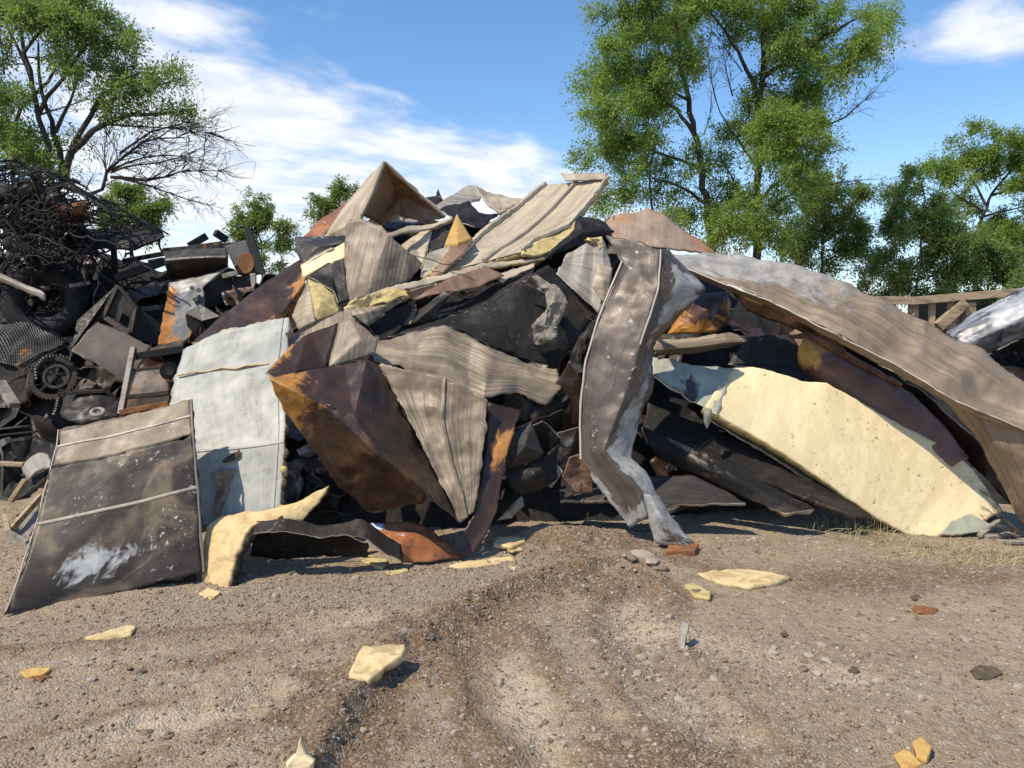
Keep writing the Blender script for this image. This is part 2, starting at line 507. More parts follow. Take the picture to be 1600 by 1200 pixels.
def sheet(name, rows, mat, parent=None, amp=0.02, seed=1, rnd=2, th=0.012, back=None, rim=None, stain=None, res=0.022, jag=0.008, ribs=(), turn=False,
          offset=0.0, freq=3.0, flip=False, ribmat=None, angle=32, ribname='rib'):
    """bent sheet over a lattice of control points; ribs = (along, fraction, width, height)"""
    S, cu, cvv = grid_surface(rows, res, rnd, stain)
    nv, nu = S.shape[:2]
    V = S[:, :, :3].reshape(-1, 3)
    st = S[:, :, 3].ravel() if S.shape[2] > 3 else np.zeros(len(V))
    F = [(r * nu + c, r * nu + c + 1, (r + 1) * nu + c + 1, (r + 1) * nu + c) for r in range(nv - 1) for c in range(nu - 1)]
    if face_cam(V, F) == flip:
        F = [f[::-1] for f in F]
    N = vnormals(V, F)
    V = crumple(V, N, amp * 1.4, seed, freq)
    # ragged border
    idx = np.arange(len(V)).reshape(nv, nu)
    for line, inner in ((idx[0], idx[1]), (idx[-1], idx[-2]), (idx[:, 0], idx[:, 1]), (idx[:, -1], idx[:, -2])):
        dirv = V[line] - V[inner]
        L = np.linalg.norm(dirv, axis=1)
        L[L == 0] = 1
        V[line] += dirv / L[:, None] * (jag * 3 * (fbm(V[line] * 11, 3, seed + 2)))[:, None]
    N = vnormals(V, F)
    if offset:
        V = V - N * offset
    uv = np.stack(np.meshgrid(cu, cvv), 2).reshape(-1, 2)
    if turn:
        uv = uv[:, ::-1]
    o = link_mesh(name, V, F, [mat, back or mat, rim or RIM], uv, st, parent=parent, angle=angle)
    solid(o, th)
    Sg = V.reshape(nv, nu, 3)
    Ng = N.reshape(nv, nu, 3)
    for rb in ribs:
        kind, fr, wd, hg = rb[:4]
        if kind == 'v':
            j = int(round(fr * (nu - 1)))
            P, Nn = Sg[:, j], Ng[:, j]
        else:
            j = int(round(fr * (nv - 1)))
            P, Nn = Sg[j], Ng[j]
        strip(ribname, P, Nn, wd, hg, ribmat or mat, o)
    return o


def strip(name, P, N, wd, hg, mat, parent=None):
    """raised seam following a line on a sheet"""
    T = np.gradient(P, axis=0)
    T /= np.maximum(np.linalg.norm(T, axis=1), 1e-9)[:, None]
    X = np.cross(T, N)
    X /= np.maximum(np.linalg.norm(X, axis=1), 1e-9)[:, None]
    prof = [(-0.5, -0.003), (-0.42, hg * 0.6), (-0.25, hg), (0.25, hg), (0.42, hg * 0.6), (0.5, -0.003)]
    k = len(prof)
    V = np.concatenate([P + X * (a * wd) + N * h for a, h in prof]).reshape(k, len(P), 3).transpose(1, 0, 2).reshape(-1, 3)
    F = [(i * k + j, i * k + j + 1, (i + 1) * k + j + 1, (i + 1) * k + j) for i in range(len(P) - 1) for j in range(k - 1)]
    F += [tuple(range(k)), tuple((len(P) - 1) * k + j for j in range(k - 1, -1, -1))]
    L = np.concatenate([[0], np.cumsum(np.linalg.norm(np.diff(P, axis=0), axis=1))])
    uv = np.stack([np.tile(np.linspace(0, wd, k), len(P)), np.repeat(L, k)], 1)
    return link_mesh(name, V, F, [mat], uv, np.zeros(len(V)), parent=parent)


def facets(name, P, T, mat, parent=None, amp=0.012, seed=1, th=0.012, back=None, rim=None, stain=None, n=12, rnd=1, grain=None, freq=3.5, flip=False, angle=24):
    """sheet folded into facets: control points P, triangles T, each divided finely"""
    P = np.array(P, float)
    sv = np.array(stain if stain is not None else [0] * len(P), float)
    key, V, S, F = {}, [], [], []
    def vid(p, s):
        k = tuple(np.round(p, 5))
        if k not in key:
            key[k] = len(V)
            V.append(p)
            S.append(s)
        return key[k]
    tris = []
    for t in T:
        for k in range(1, len(t) - 1):
            tris.append((t[0], t[k], t[k + 1]))
    for (a, b_, c) in tris:
        ids = {}
        for i in range(n + 1):
            for j in range(n + 1 - i):
                k = n - i - j
                p = (P[a] * k + P[b_] * i + P[c] * j) / n
                ids[i, j] = vid(p, (sv[a] * k + sv[b_] * i + sv[c] * j) / n)
        for i in range(n):
            for j in range(n - i):
                F.append((ids[i, j], ids[i + 1, j], ids[i, j + 1]))
                if j < n - i - 1:
                    F.append((ids[i + 1, j], ids[i + 1, j + 1], ids[i, j + 1]))
    V = np.array(V)
    S = np.array(S)
    # consistent winding through shared edges
    from collections import defaultdict
    em = defaultdict(list)
    for fi, f in enumerate(F):
        for q in range(3):
            e = (f[q], f[(q + 1) % 3])
            em[tuple(sorted(e))].append(fi)
    done, order = [False] * len(F), []
    for s0 in range(len(F)):
        if done[s0]:
            continue
        done[s0] = True
        stack = [s0]
        while stack:
            fi = stack.pop()
            f = F[fi]
            for q in range(3):
                e = (f[q], f[(q + 1) % 3])
                for fj in em[tuple(sorted(e))]:
                    if not done[fj]:
                        g = F[fj]
                        same = any((g[r], g[(r + 1) % 3]) == e for r in range(3))
                        if same:
                            F[fj] = g[::-1]
                        done[fj] = True
                        stack.append(fj)
    if face_cam(V, F) == flip:
        F = [f[::-1] for f in F]
    for _ in range(rnd):
        acc, cnt = np.zeros_like(V), np.zeros(len(V))
        for f in F:
            for q in range(3):
                acc[f[q]] += V[f[(q + 1) % 3]]
                cnt[f[q]] += 1
                acc[f[(q + 1) % 3]] += V[f[q]]
                cnt[f[(q + 1) % 3]] += 1
        bd = np.zeros(len(V), bool)
        for e, l in em.items():
            if len(l) == 1:
                bd[list(e)] = True
        m_ = 0.5 * V + 0.5 * acc / cnt[:, None]
        m_[bd] = V[bd]
        V = m_
    c = V.mean(0)
    u_, s_, vt = np.linalg.svd(V - c, full_matrices=False)
    ax, ay = vt[0], vt[1]
    if grain is not None:
        g = np.array(grain[1], float) - np.array(grain[0], float)
        nn = vt[2]
        g = g - nn * g.dot(nn)
        ay = g / np.linalg.norm(g)
        ax = np.cross(ay, nn)
    uv = np.stack([(V - c) @ ax, (V - c) @ ay], 1)
    V = crumple(V, vnormals(V, F), amp * 1.5, seed, freq)
    bd = sorted({i for e, l in em.items() if len(l) == 1 for i in e})
    wob = np.stack([fbm(V[bd] * 11 + k * 7.7, 3, seed + k) for k in range(3)], 1)
    V[bd] += 0.016 * wob * min(1.0, np.ptp(V, axis=0).max())
    o = link_mesh(name, V, F, [mat, back or mat, rim or RIM], uv, S, parent=parent, angle=angle)
    solid(o, th)
    return o


def tube_mesh(paths, sides=6):
    """paths: list of (points, radii) -> V, F"""
    Vs, Fs, base = [], [], 0
    ang = np.linspace(0, 2 * math.pi, sides, endpoint=False)
    for P, rr in paths:
        P = np.asarray(P, float)
        n = len(P)
        rr = np.broadcast_to(np.asarray(rr, float), (n,)) if np.ndim(rr) else np.full(n, rr)
        T = np.gradient(P, axis=0)
        T /= np.maximum(np.linalg.norm(T, axis=1), 1e-9)[:, None]
        ref = np.array((0.0, 0.0, 1.0)) if abs(T[:, 2]).mean() < 0.8 else np.array((1.0, 0.0, 0.0))
        A = np.cross(T, ref)
        A /= np.maximum(np.linalg.norm(A, axis=1), 1e-9)[:, None]
        B = np.cross(T, A)
        ring = P[:, None, :] + rr[:, None, None] * (A[:, None, :] * np.cos(ang)[None, :, None] + B[:, None, :] * np.sin(ang)[None, :, None])
        Vs.append(ring.reshape(-1, 3))
        for i in range(n - 1):
            for j in range(sides):
                a = base + i * sides + j
                c = base + i * sides + (j + 1) % sides
                Fs.append((a, c, c + sides, a + sides))
        Fs.append(tuple(base + j for j in range(sides - 1, -1, -1)))
        Fs.append(tuple(base + (n - 1) * sides + j for j in range(sides)))
        base += n * sides
    return np.concatenate(Vs), Fs


def tube(name, P, r, mat, parent=None, sides=8, n=None):
    P = resample(P, n) if n else np.asarray(P, float)
    if n:
        P = P + 0.012 * np.stack([pn(P * 5 + k * 11.3, 3) for k in range(3)], 1)
        r = r * (1 + 0.5 * pn(P * 9, 4))
    V, F = tube_mesh([(P, r)], sides)
    return link_mesh(name, V, F, [mat], parent=parent, angle=50)


def prism(name, poly, depthv, mat, parent=None, bev=0.006):
    """thick plate: polygon of 3D points pushed along depthv"""
    poly = [np.asarray(p, float) for p in poly]
    n = len(poly)
    dv = np.asarray(depthv, float)
    V = poly + [p + dv for p in poly]
    F = [tuple(range(n)), tuple(range(2 * n - 1, n - 1, -1))] + [(i, i + n, (i + 1) % n + n, (i + 1) % n) for i in range(n)]
    Va = np.array(V)
    c = Va.mean(0)
    f = F[0]
    nn = np.cross(Va[f[1]] - Va[f[0]], Va[f[2]] - Va[f[0]])
    if nn.dot(Va[f[0]] - c) < 0:
        F = [f_[::-1] for f_ in F]
    o = link_mesh(name, V, F, [mat], parent=parent, smooth=False)
    if bev:
        md = o.modifiers.new('edge', 'BEVEL')
        md.width = bev
        md.segments = 2
        md.limit_method = 'ANGLE'
    return o


def bar(name, a, b_, wd, hg, mat, parent=None, up=(0, 0, 1), bev=0.004):
    """squared bar between two points"""
    a, b_ = np.asarray(a, float), np.asarray(b_, float)
    t = (b_ - a) / np.linalg.norm(b_ - a)
    up = np.asarray(up, float)
    x = np.cross(t, up)
    x /= np.linalg.norm(x)
    z = np.cross(x, t)
    poly = [a - x * wd / 2 - z * hg / 2, a + x * wd / 2 - z * hg / 2, a + x * wd / 2 + z * hg / 2, a - x * wd / 2 + z * hg / 2]
    return prism(name, poly, b_ - a, mat, parent, bev)


def one(o, label, cat, group=None):
    return settle(tag(o, label, cat, group))

# ================================================================== GROUND
def seg_dist(X, Y, pts):
    """signed distance (left positive) and along-parameter to a polyline of ground points"""
    best = np.full(X.shape, 1e9)
    sg = np.zeros(X.shape)
    for (a, c) in zip(pts[:-1], pts[1:]):
        ax, ay = a[0], a[1]
        dx, dy = c[0] - ax, c[1] - ay
        L2 = dx * dx + dy * dy
        t = np.clip(((X - ax) * dx + (Y - ay) * dy) / L2, 0, 1)
        ex, ey = X - ax - t * dx, Y - ay - t * dy
        d = np.sqrt(ex * ex + ey * ey)
        m = d < best
        best = np.where(m, d, best)
        sg = np.where(m, np.sign(dx * ey - dy * ex), sg)
    return best, sg


def gl(*xy):
    return [G(xy[2 * i], xy[2 * i + 1]) for i in range(len(xy) // 2)]


RUT_A = gl(905, 905, 800, 928, 690, 985, 640, 1015, 545, 1110, 500, 1200)
RUT_B = gl(1000, 930, 980, 990, 1060, 1090, 1150, 1200)
RUT_C = gl(760, 1000, 800, 1080, 870, 1200)
RUT_D = gl(560, 975, 300, 1010, 0, 1040)
RUT_E = gl(420, 1090, 200, 1150, 60, 1200)
CLODS = gl(905, 1000, 1010, 1050, 1060, 1110, 1080, 1160)
BANDG = gl(300, 950, 480, 930, 640, 930, 760, 900)
BANDP = gl(960, 950, 1080, 1000, 1240, 1040, 1330, 1060)


def bump(X, Y, px, py, rx, ry, h):
    g = G(px, py)
    return h * np.exp(-((X - g[0]) / rx) ** 2 - ((Y - g[1]) / ry) ** 2)


def ground_z(X, Y, fine=True):
    X = np.asarray(X, float)
    Y = np.asarray(Y, float)
    near = np.clip(1 - np.maximum(np.abs(X) - 6, 0) / 3, 0, 1) * np.clip(1 - np.maximum(Y - 9, 0) / 3, 0, 1) * np.clip((Y + 1) / 2, 0, 1)
    p = np.stack([X.ravel(), Y.ravel(), np.zeros(X.size)], 1)
    z = 0.022 * fbm(p * 0.8, 2, 3).reshape(X.shape)
    z += bump(X, Y, 880, 850, 0.55, 0.32, 0.13) + bump(X, Y, 985, 890, 0.42, 0.26, 0.07) + bump(X, Y, 820, 800, 0.5, 0.3, 0.12)
    wob_ = fbm(p * 2.2, 4, 81, 0.6).reshape(X.shape)
    d, s = seg_dist(X, Y, RUT_A)
    sd_ = d * s + 0.10 * pn(p * 2.6, 41).reshape(X.shape)
    z += np.exp(-(d / 0.5) ** 2) * 0.03 * np.tanh(sd_ / 0.06) * -1 + 0.035 * np.exp(-((sd_ + 0.07) / 0.09) ** 2)
    d, s = seg_dist(X, Y, RUT_B)
    d = np.abs(d + 0.13 * wob_)
    z += -0.03 * np.exp(-(d / 0.13) ** 2) + 0.022 * np.exp(-((d - 0.22) / 0.08) ** 2)
    d, s = seg_dist(X, Y, RUT_C)
    d = np.abs(d + 0.13 * wob_)
    z += -0.032 * np.exp(-(d / 0.14) ** 2) + 0.02 * np.exp(-((d - 0.23) / 0.07) ** 2)
    for ln in (RUT_D, RUT_E):
        d, s = seg_dist(X, Y, ln)
        d = np.abs(d + 0.13 * wob_)
        z += -0.018 * np.exp(-(d / 0.1) ** 2) + 0.012 * np.exp(-((d - 0.17) / 0.06) ** 2)
    d, s = seg_dist(X, Y, CLODS)
    cl = np.exp(-(d / 0.22) ** 2)
    z += 0.02 * cl
    if fine:
        q = p
        rough = (0.45 + 0.9 * np.clip(fbm(p * 1.1, 2, 21) + 0.45, 0, 1)).reshape(X.shape) + 0.9 * cl + 1.6 * np.exp(-(seg_dist(X, Y, RUT_A)[0] / 0.16) ** 2) \
            + 2.0 * np.exp(-((X - 0.55) / 0.65) ** 2 - ((Y - 5.5) / 0.55) ** 2)
        z += rough * 0.016 * fbm(q * 7.0, 3, 11, 0.55).reshape(X.shape)
        z += rough * 0.011 * (0.35 - np.abs(pn(q * 17.0, 15)).reshape(X.shape))
        z += rough * 0.007 * np.clip(pn(q * 33.0, 17), 0, 1).reshape(X.shape)
    return z * near


def gz(x, y):
    return float(ground_z(np.array([x]), np.array([y]), False)[0])


def grow(a, stepf, stop):
    r, s = [], 0.03
    while a < stop:
        s *= stepf
        a += s
        r.append(a)
    return np.array(r)


def make_ground():
    ux = np.arange(-4.6, 4.6, 0.0155)
    gx = grow(ux[-1], 1.16, 700)
    xs = np.concatenate([-gx[::-1], ux, gx])
    uy = np.arange(2.3, 7.4, 0.0155)
    gy = grow(uy[-1], 1.16, 900)
    gy0 = grow(-uy[0], 1.25, 60)
    ys = np.concatenate([-gy0[::-1], uy, gy])
    X, Y = np.meshgrid(xs, ys)
    Z = ground_z(X, Y)
    ny, nx = X.shape
    V = np.stack([X, Y, Z], 2).reshape(-1, 3).astype(np.float32)
    i = np.arange((ny - 1) * (nx - 1))
    r, c = i // (nx - 1), i % (nx - 1)
    a = r * nx + c
    F = np.stack([a, a + 1, a + 1 + nx, a + nx], 1).astype(np.int32)
    me = bpy.data.meshes.new('ground')
    me.vertices.add(len(V))
    me.vertices.foreach_set('co', V.ravel())
    me.loops.add(F.size)
    me.loops.foreach_set('vertex_index', F.ravel())
    me.polygons.add(len(F))
    me.polygons.foreach_set('loop_start', np.arange(len(F), dtype=np.int32) * 4)
    me.polygons.foreach_set('use_smooth', np.ones(len(F), bool))
    me.update(calc_edges=True)
    # soil kinds: brown loam where it was churned up, pale crushed stone in bands
    soil = np.zeros(X.shape)
    pale = np.zeros(X.shape)
    grey = np.zeros(X.shape)
    for ln, wd, k in ((RUT_A, 0.22, 0.9), (RUT_C, 0.3, 0.55), (RUT_B, 0.16, 0.45)):
        d, s = seg_dist(X, Y, ln)
        soil += k * np.exp(-(d / wd) ** 2)
    soil += bump(X, Y, 900, 860, 0.75, 0.42, 1.0) + bump(X, Y, 1240, 900, 1.6, 0.5, 0.55) + bump(X, Y, 1500, 900, 1.2, 0.4, 0.6) + bump(X, Y, 640, 1150, 0.35, 0.25, 0.6) \
        + bump(X, Y, 120, 1020, 0.9, 0.14, 0.6) + bump(X, Y, 480, 985, 0.8, 0.08, 0.6) + bump(X, Y, 1050, 1190, 0.5, 0.15, 0.45)
    d, s = seg_dist(X, Y, BANDG)
    grey += np.exp(-(d / 0.42) ** 2)
    d, s = seg_dist(X, Y, CLODS)
    grey += 0.7 * np.exp(-(d / 0.3) ** 2)
    grey += bump(X, Y, 1430, 1080, 0.9, 0.4, 0.5) + bump(X, Y, 1100, 1000, 0.9, 0.3, 0.5)
    d, s = seg_dist(X, Y, BANDP)
    pale += 0.75 * np.exp(-(d / 0.2) ** 2)
    for ln in (RUT_B, RUT_C, RUT_D, RUT_E):
        d, s = seg_dist(X, Y, ln)
        pale += 0.55 * np.exp(-(d / 0.12) ** 2)
        soil += 0.6 * np.exp(-((d - 0.24) / 0.09) ** 2)
    pale += bump(X, Y, 230, 1130, 0.3, 0.12, 0.8) + bump(X, Y, 830, 1060, 0.14, 0.3, 0.7) + bump(X, Y, 1500, 950, 0.5, 0.12, 0.5)
    n = fbm(np.stack([X.ravel(), Y.ravel(), X.ravel() * 0], 1) * 2.3, 4, 31).reshape(X.shape)
    for nm, A in (('soil', soil + 0.55 * n), ('pale', pale - 0.4 * n), ('grey', grey + 0.3 * n)):
        at = me.attributes.new(nm, 'FLOAT', 'POINT')
        at.data.foreach_set('value', A.ravel().astype(np.float32))
    m, b = new_mat('dirt_and_gravel')
    tcn = b.n('ShaderNodeTexCoord').outputs['Object']
    def att(nm):
        return b.n('ShaderNodeAttribute', None, attribute_name=nm).outputs['Fac']
    n1 = b.noise(tcn, 1.6, 6, 0.62, 0.4)
    n2 = b.noise(tcn, 12.0, 6, 0.7, 0.3)
    n3 = b.noise(tcn, 70.0, 4, 0.7, 0.0)
    vor = b.n('ShaderNodeTexVoronoi', {'Vector': tcn, 'Scale': 85.0, 'Randomness': 1.0})
    vor2 = b.n('ShaderNodeTexVoronoi', {'Vector': tcn, 'Scale': 38.0, 'Randomness': 1.0})
    c = b.mix(b.ramp(n1, 0.35, 0.68), (0.365, 0.272, 0.176), (0.27, 0.198, 0.128))
    jit = b.math('MULTIPLY', b.math('SUBTRACT', n2, 0.5), 1.2)
    c = b.mix(b.math('MULTIPLY', b.ramp(b.math('ADD', att('grey'), jit), 0.35, 0.85), 0.8), c, (0.27, 0.215, 0.16))
    c = b.mix(b.math('MULTIPLY', b.ramp(b.math('ADD', att('soil'), jit), 0.35, 0.95), 0.85), c, (0.15, 0.088, 0.045))
    c = b.mix(b.math('MULTIPLY', b.ramp(b.math('ADD', att('pale'), jit), 0.35, 0.9), 0.8), c, (0.50, 0.395, 0.27))
    # single grains of crushed stone
    sv_ = b.n('ShaderNodeSeparateColor', {0: vor.outputs['Color']})
    grain = b.mix(sv_.outputs[0], (0.17, 0.128, 0.09), (0.46, 0.38, 0.28))
    c = b.mix(b.math('MULTIPLY', b.ramp(sv_.outputs[1], 0.45, 0.7), 0.5), c, grain)
    sv2 = b.n('ShaderNodeSeparateColor', {0: vor2.outputs['Color']})
    c = b.mix(b.math('MULTIPLY', b.ramp(sv2.outputs[1], 0.74, 0.84), 0.5), c, b.mix(sv2.outputs[0], (0.1, 0.08, 0.062), (0.42, 0.38, 0.32)))
    c = b.mix(b.math('MULTIPLY', b.ramp(n3, 0.5, 0.8), 0.35), c, (0.07, 0.05, 0.035))
    h = b.math('ADD', b.math('ADD', b.math('MULTIPLY', n2, 1.2), b.math('MULTIPLY', n3, 0.7)), b.math('MULTIPLY', b.math('SUBTRACT', 0.6, vor.outputs['Distance']), 0.8))
    bp = b.n('ShaderNodeBump', {'Strength': 0.8, 'Distance': 0.014, 'Height': h})
    p = b.n('ShaderNodeBsdfPrincipled', {'Base Color': c, 'Roughness': 0.93, 'Normal': bp.outputs[0], 'Specular IOR Level': 0.2})
    b.n('ShaderNodeOutputMaterial', {0: p.outputs[0]})
    me.materials.append(m)
    o = bpy.data.objects.new('ground', me)
    COL.objects.link(o)
    o['kind'] = 'structure'
    return o


make_ground()

# ================================================================== CENTRAL HEAP
def panel(name, label, rows, skin, foam=None, fth=0.05, cat='panel', group=None, partname='metal_skin', **kw):
    """thin skin with, behind it, the insulating core"""
    t = thing(name, label, cat, group)
    kw = dict(kw)
    sheet(partname, rows, skin, t, **kw)
    if foam:
        k2 = {k: v for k, v in kw.items() if k in ('amp', 'seed', 'rnd', 'res', 'freq', 'flip')}
        sheet('foam_core', rows, foam, t, th=fth, rim=foam, back=foam, offset=kw.get('th', 0.012) + 0.003, jag=0.022, **k2)
    return t


# --- large burnt panel leaning in front on the left
r = C2.row
rows = [r(5.15, 5.34, 242, 345, 420, 305, 600, 265, 775, 222), r(5.07, 5.28, 235, 415, 420, 375, 600, 335, 778, 288),
        r(4.97, 5.20, 208, 500, 400, 460, 600, 415, 785, 362), r(4.72, 5.06, 150, 742, 370, 695, 590, 645, 800, 590),
        r(4.50, 4.97, 90, 920, 330, 890, 570, 850, 812, 760), r(4.26, 4.88, 28, 1088, 230, 1068, 480, 1005, 825, 925)]
st = [[0.0] * 4, [0.0] * 4, [0.0] * 4, [0.0, 0.0, 0.05, 0], [0.1, 0.72, 0.5, 0], [0.25, 0.22, 0.05, 0.1]]
t = thing('wall_panel', 'broad burnt panel with peeling white paint patch, leaning foremost on the gravel', 'panel')
sheet('painted_skin', rows[2:], FRONT, t, amp=0.010, seed=4, th=0.008, stain=st[2:], rnd=1, ribs=[('u', 0.40, 0.024, 0.006)], ribmat=RIM, rim=RIMD, jag=0.012, ribname='seam')
sheet('singed_top_skin', rows[:3], FRONTT, t, amp=0.008, seed=4, th=0.008, rnd=1, ribs=[('u', 0.5, 0.018, 0.006)], ribmat=RIM, jag=0.008, ribname='seam')
rows_b = [[p + np.array((0, 0.05, -0.02)) for p in rr] for rr in rows]
rows_b[-1] = r(4.36, 4.9, 26, 1100, 260, 1105, 520, 1075, 800, 985)
sheet('back_skin', rows_b, SOOT, t, amp=0.008, seed=9, th=0.006, rnd=1)
edge = np.array([rr[-1] for rr in rows])
tube('edge_trim', edge + np.array((0.010, -0.004, 0)), 0.009, RIMD, t, n=40)
edge = np.array([rr[0] for rr in rows])
tube('edge_trim', edge + np.array((-0.006, -0.002, 0)), 0.006, RIM, t, n=40)
settle(t)

# --- white panel behind it
rows = [C0.row(6.05, 6.05, 288, 548, 335, 522, 407, 503, 453, 495), C0.row(5.9, 5.9, 273, 590, 320, 579, 385, 570, 450, 562),
        C0.row(5.75, 5.75, 264, 634, 325, 630, 390, 625, 448, 618), C0.row(5.52, 5.52, 296, 706, 345, 703, 400, 698, 446, 690),
        C0.row(5.3, 5.3, 312, 824, 345, 820, 395, 808, 437, 799)]
st = [[0.25, 0.1, 0.1, 0.5], [0.1, 0.0, 0, 0.0], [0, 0, 0, 0.0], [0, 0.34, 0.12, 0], [0.1, 0.5, 0.1, 0]]
t = panel('white_panel', 'dirty white insulated panel with torn hole leaning behind the burnt panel', rows, WHITE, FOAMY, seed=12, amp=0.012, th=0.006, stain=st, rnd=1,
          ribs=[('u', 0.655, 0.02, 0.006), ('v', 0.93, 0.012, 0.006)], ribname='crease')
# crack across the upper skin, torn flap and scorched dent
pk = [C2(720, 122, 5.87), C2(800, 106, 5.87), C2(830, 108, 5.87), C2(900, 92, 5.87), C2(960, 95, 5.87), C2(1000, 78, 5.87), C2(1095, 76, 5.87)]
tube('crack', np.array(pk) + np.array((0, 0.012, 0)), 0.008, FOAMO, t, n=24, sides=6)
sheet('torn_flap', [C2.row(5.475, 5.495, 903, 470, 940, 446, 978, 420), C2.row(5.465, 5.475, 912, 478, 950, 466, 976, 450)], FOAMD, t, amp=0.004, th=0.006)
facets('scorched_tear', C2.pts(862, 520, 5.445, 905, 500, 5.41, 965, 505, 5.445, 940, 560, 5.40, 915, 640, 5.335, 890, 690, 5.30, 868, 680, 5.31, 880, 590, 5.37),
       [(0, 1, 7), (1, 2, 3), (1, 3, 4), (1, 4, 7), (7, 4, 5), (7, 5, 6)], FRONTT, t, amp=0.006, n=8, th=0.01, seed=3, freq=9)
settle(t)

# --- curled panel with ochre foam, standing on its foot
rows = [C4.pts(600, 722, 5.35, 560, 790, 5.27, 498, 862, 5.18), C4.pts(480, 785, 5.28, 430, 825, 5.18, 400, 858, 5.08), C4.pts(350, 822, 5.25, 330, 848, 5.12, 318, 866, 4.98),
        C4.pts(210, 832, 5.2, 240, 865, 5.06, 275, 892, 4.92), C4.pts(112, 872, 5.1, 165, 930, 4.98, 232, 985, 4.86), C4.pts(100, 960, 5.0, 150, 1010, 4.9, 208, 1060, 4.8),
        C4.pts(92, 1112, 4.90, 140, 1140, 4.82, 192, 1156, 4.74)]
t = thing('curled_foam_panel', 'curled panel with ochre foam uppermost, arching off the gravel', 'panel')
sheet('foam_layer', rows, FOAMO, t, amp=0.012, seed=8, th=0.022, rim=FOAMO, back=FOAMO, rnd=3, jag=0.015, freq=6)
sheet('metal_skin', rows, BROWNM, t, amp=0.012, seed=8, th=0.05, back=SOOT, rim=IRONB, rnd=3, offset=0.025, freq=6)
rows = [C4.row(5.0, 5.2, 318, 868, 430, 850, 560, 884, 660, 872, 722, 858, 800, 900, 895, 958), C4.row(4.86, 5.1, 300, 915, 420, 905, 560, 925, 660, 912, 745, 930, 830, 985, 905, 1028)]
sheet('skin_flap', rows, SOOTG, t, amp=0.018, seed=5, th=0.006, rnd=1, back=SOOT)
rows = [C4.row(5.1, 5.3, 300, 880, 450, 870, 600, 890, 760, 950), C4.row(5.25, 5.35, 290, 1005, 450, 1010, 600, 1000, 760, 1010)]
sheet('inner_skin', rows, SOOT, t, amp=0.02, seed=6, th=0.006)
settle(t)

# --- rusty mottled scrap at the foot
o = facets('scorched_sheet', C4.pts(770, 872, 5.45, 910, 868, 5.5, 1010, 886, 5.5, 1090, 950, 5.42, 1140, 1010, 5.33, 1000, 1026, 5.25, 905, 1030, 5.22, 890, 958, 5.25, 960, 950, 5.28),
           [(0, 1, 8), (0, 8, 7), (1, 2, 8), (2, 3, 8), (3, 4, 8), (4, 5, 8), (5, 6, 8), (6, 7, 8)], ORANGE, amp=0.016, seed=3, th=0.008, back=SOOT, rim=RIMD, n=9, freq=5,
           stain=[0.55, 0.3, 0, 0, 0, 0, 0, 0.1, 0.38])
one(o, 'crumpled orange-brown sheet with pale blue flecks lying on the gravel', 'metal sheet')

# --- brown diamond shaped folded sheet
P = C4.pts(355, 285, 5.2, 668, 230, 5.55, 755, 213, 5.5, 705, 440, 5.06, 590, 402, 5.10, 430, 425, 5.30, 640, 722, 5.42, 770, 832, 5.36, 775, 620, 5.12, 1000, 752, 5.05,
           800, 590, 4.98, 985, 785, 5.22, 800, 240, 5.68, 1000, 610, 5.55, 1130, 865, 5.36, 352, 262, 5.3)
T = [(0, 1, 3, 4), (0, 4, 5), (4, 8, 5), (4, 3, 10, 8), (5, 8, 6), (6, 8, 7), (8, 10, 9), (8, 9, 11, 7), (1, 2, 3), (2, 10, 3), (2, 12, 13), (2, 13, 10), (10, 13, 9), (13, 14, 9)]
o = facets('folded_sheet', P, T, BROWN, amp=0.013, rnd=1, angle=20, seed=2, th=0.006, n=20, back=SOOT, rim=RIMD, grain=(C4(355, 285, 5.2), C4(705, 440, 5.1)), freq=5,
           stain=[0.85, 0.0, 0.1, 0.0, 0.42, 0.62, 0.08, 0, 0.0, 0.15, 0.22, 0, 0.1, 0.0, 0, 0.6])
one(o, 'glossy dark brown sheet folded into a diamond with an amber edge', 'metal sheet')

# --- glossy fold above it, tan fold to its right
o = facets('folded_sheet', C4.pts(350, 265, 5.4, 440, 165, 5.62, 520, 105, 5.75, 640, 62, 5.85, 590, 245, 5.6, 470, 265, 5.45, 380, 285, 5.36),
           [(0, 1, 5), (0, 5, 6), (1, 2, 5), (2, 4, 5), (2, 3, 4)], BROWN, amp=0.006, seed=21, th=0.008, n=12, stain=[0.5, 0.55, 0.1, 0.0, 0.0, 0.1, 0.2], grain=(C4(400, 250, 5.4), C4(640, 80, 5.8)))
one(o, 'glossy purple-brown sheet with orange tip above the diamond fold', 'metal sheet')
o = facets('folded_sheet', C4.pts(640, 64, 5.86, 690, 48, 5.85, 745, 80, 5.82, 800, 135, 5.8, 790, 185, 5.74, 700, 215, 5.68, 600, 245, 5.62, 730, 130, 5.7),
           [(0, 1, 7), (1, 2, 7), (2, 3, 7), (3, 4, 7), (4, 5, 7), (5, 6, 7), (6, 0, 7)], TAN, amp=0.008, seed=22, th=0.012, n=9, grain=(C4(640, 64, 5.8), C4(600, 245, 5.6)))
one(o, 'small tan streaked fold peeking above the diamond fold', 'metal sheet')
rows = [C3.row(6.1, 6.2, 150, 855, 260, 795, 375, 735, 425, 738), C3.row(5.95, 6.05, 155, 895, 260, 850, 370, 790, 440, 770)]
one(sheet('edge_strip', rows, TAN, amp=0.01, seed=14, th=0.02, rnd=1), 'narrow tan panel strip resting above the white panel top corner', 'panel')

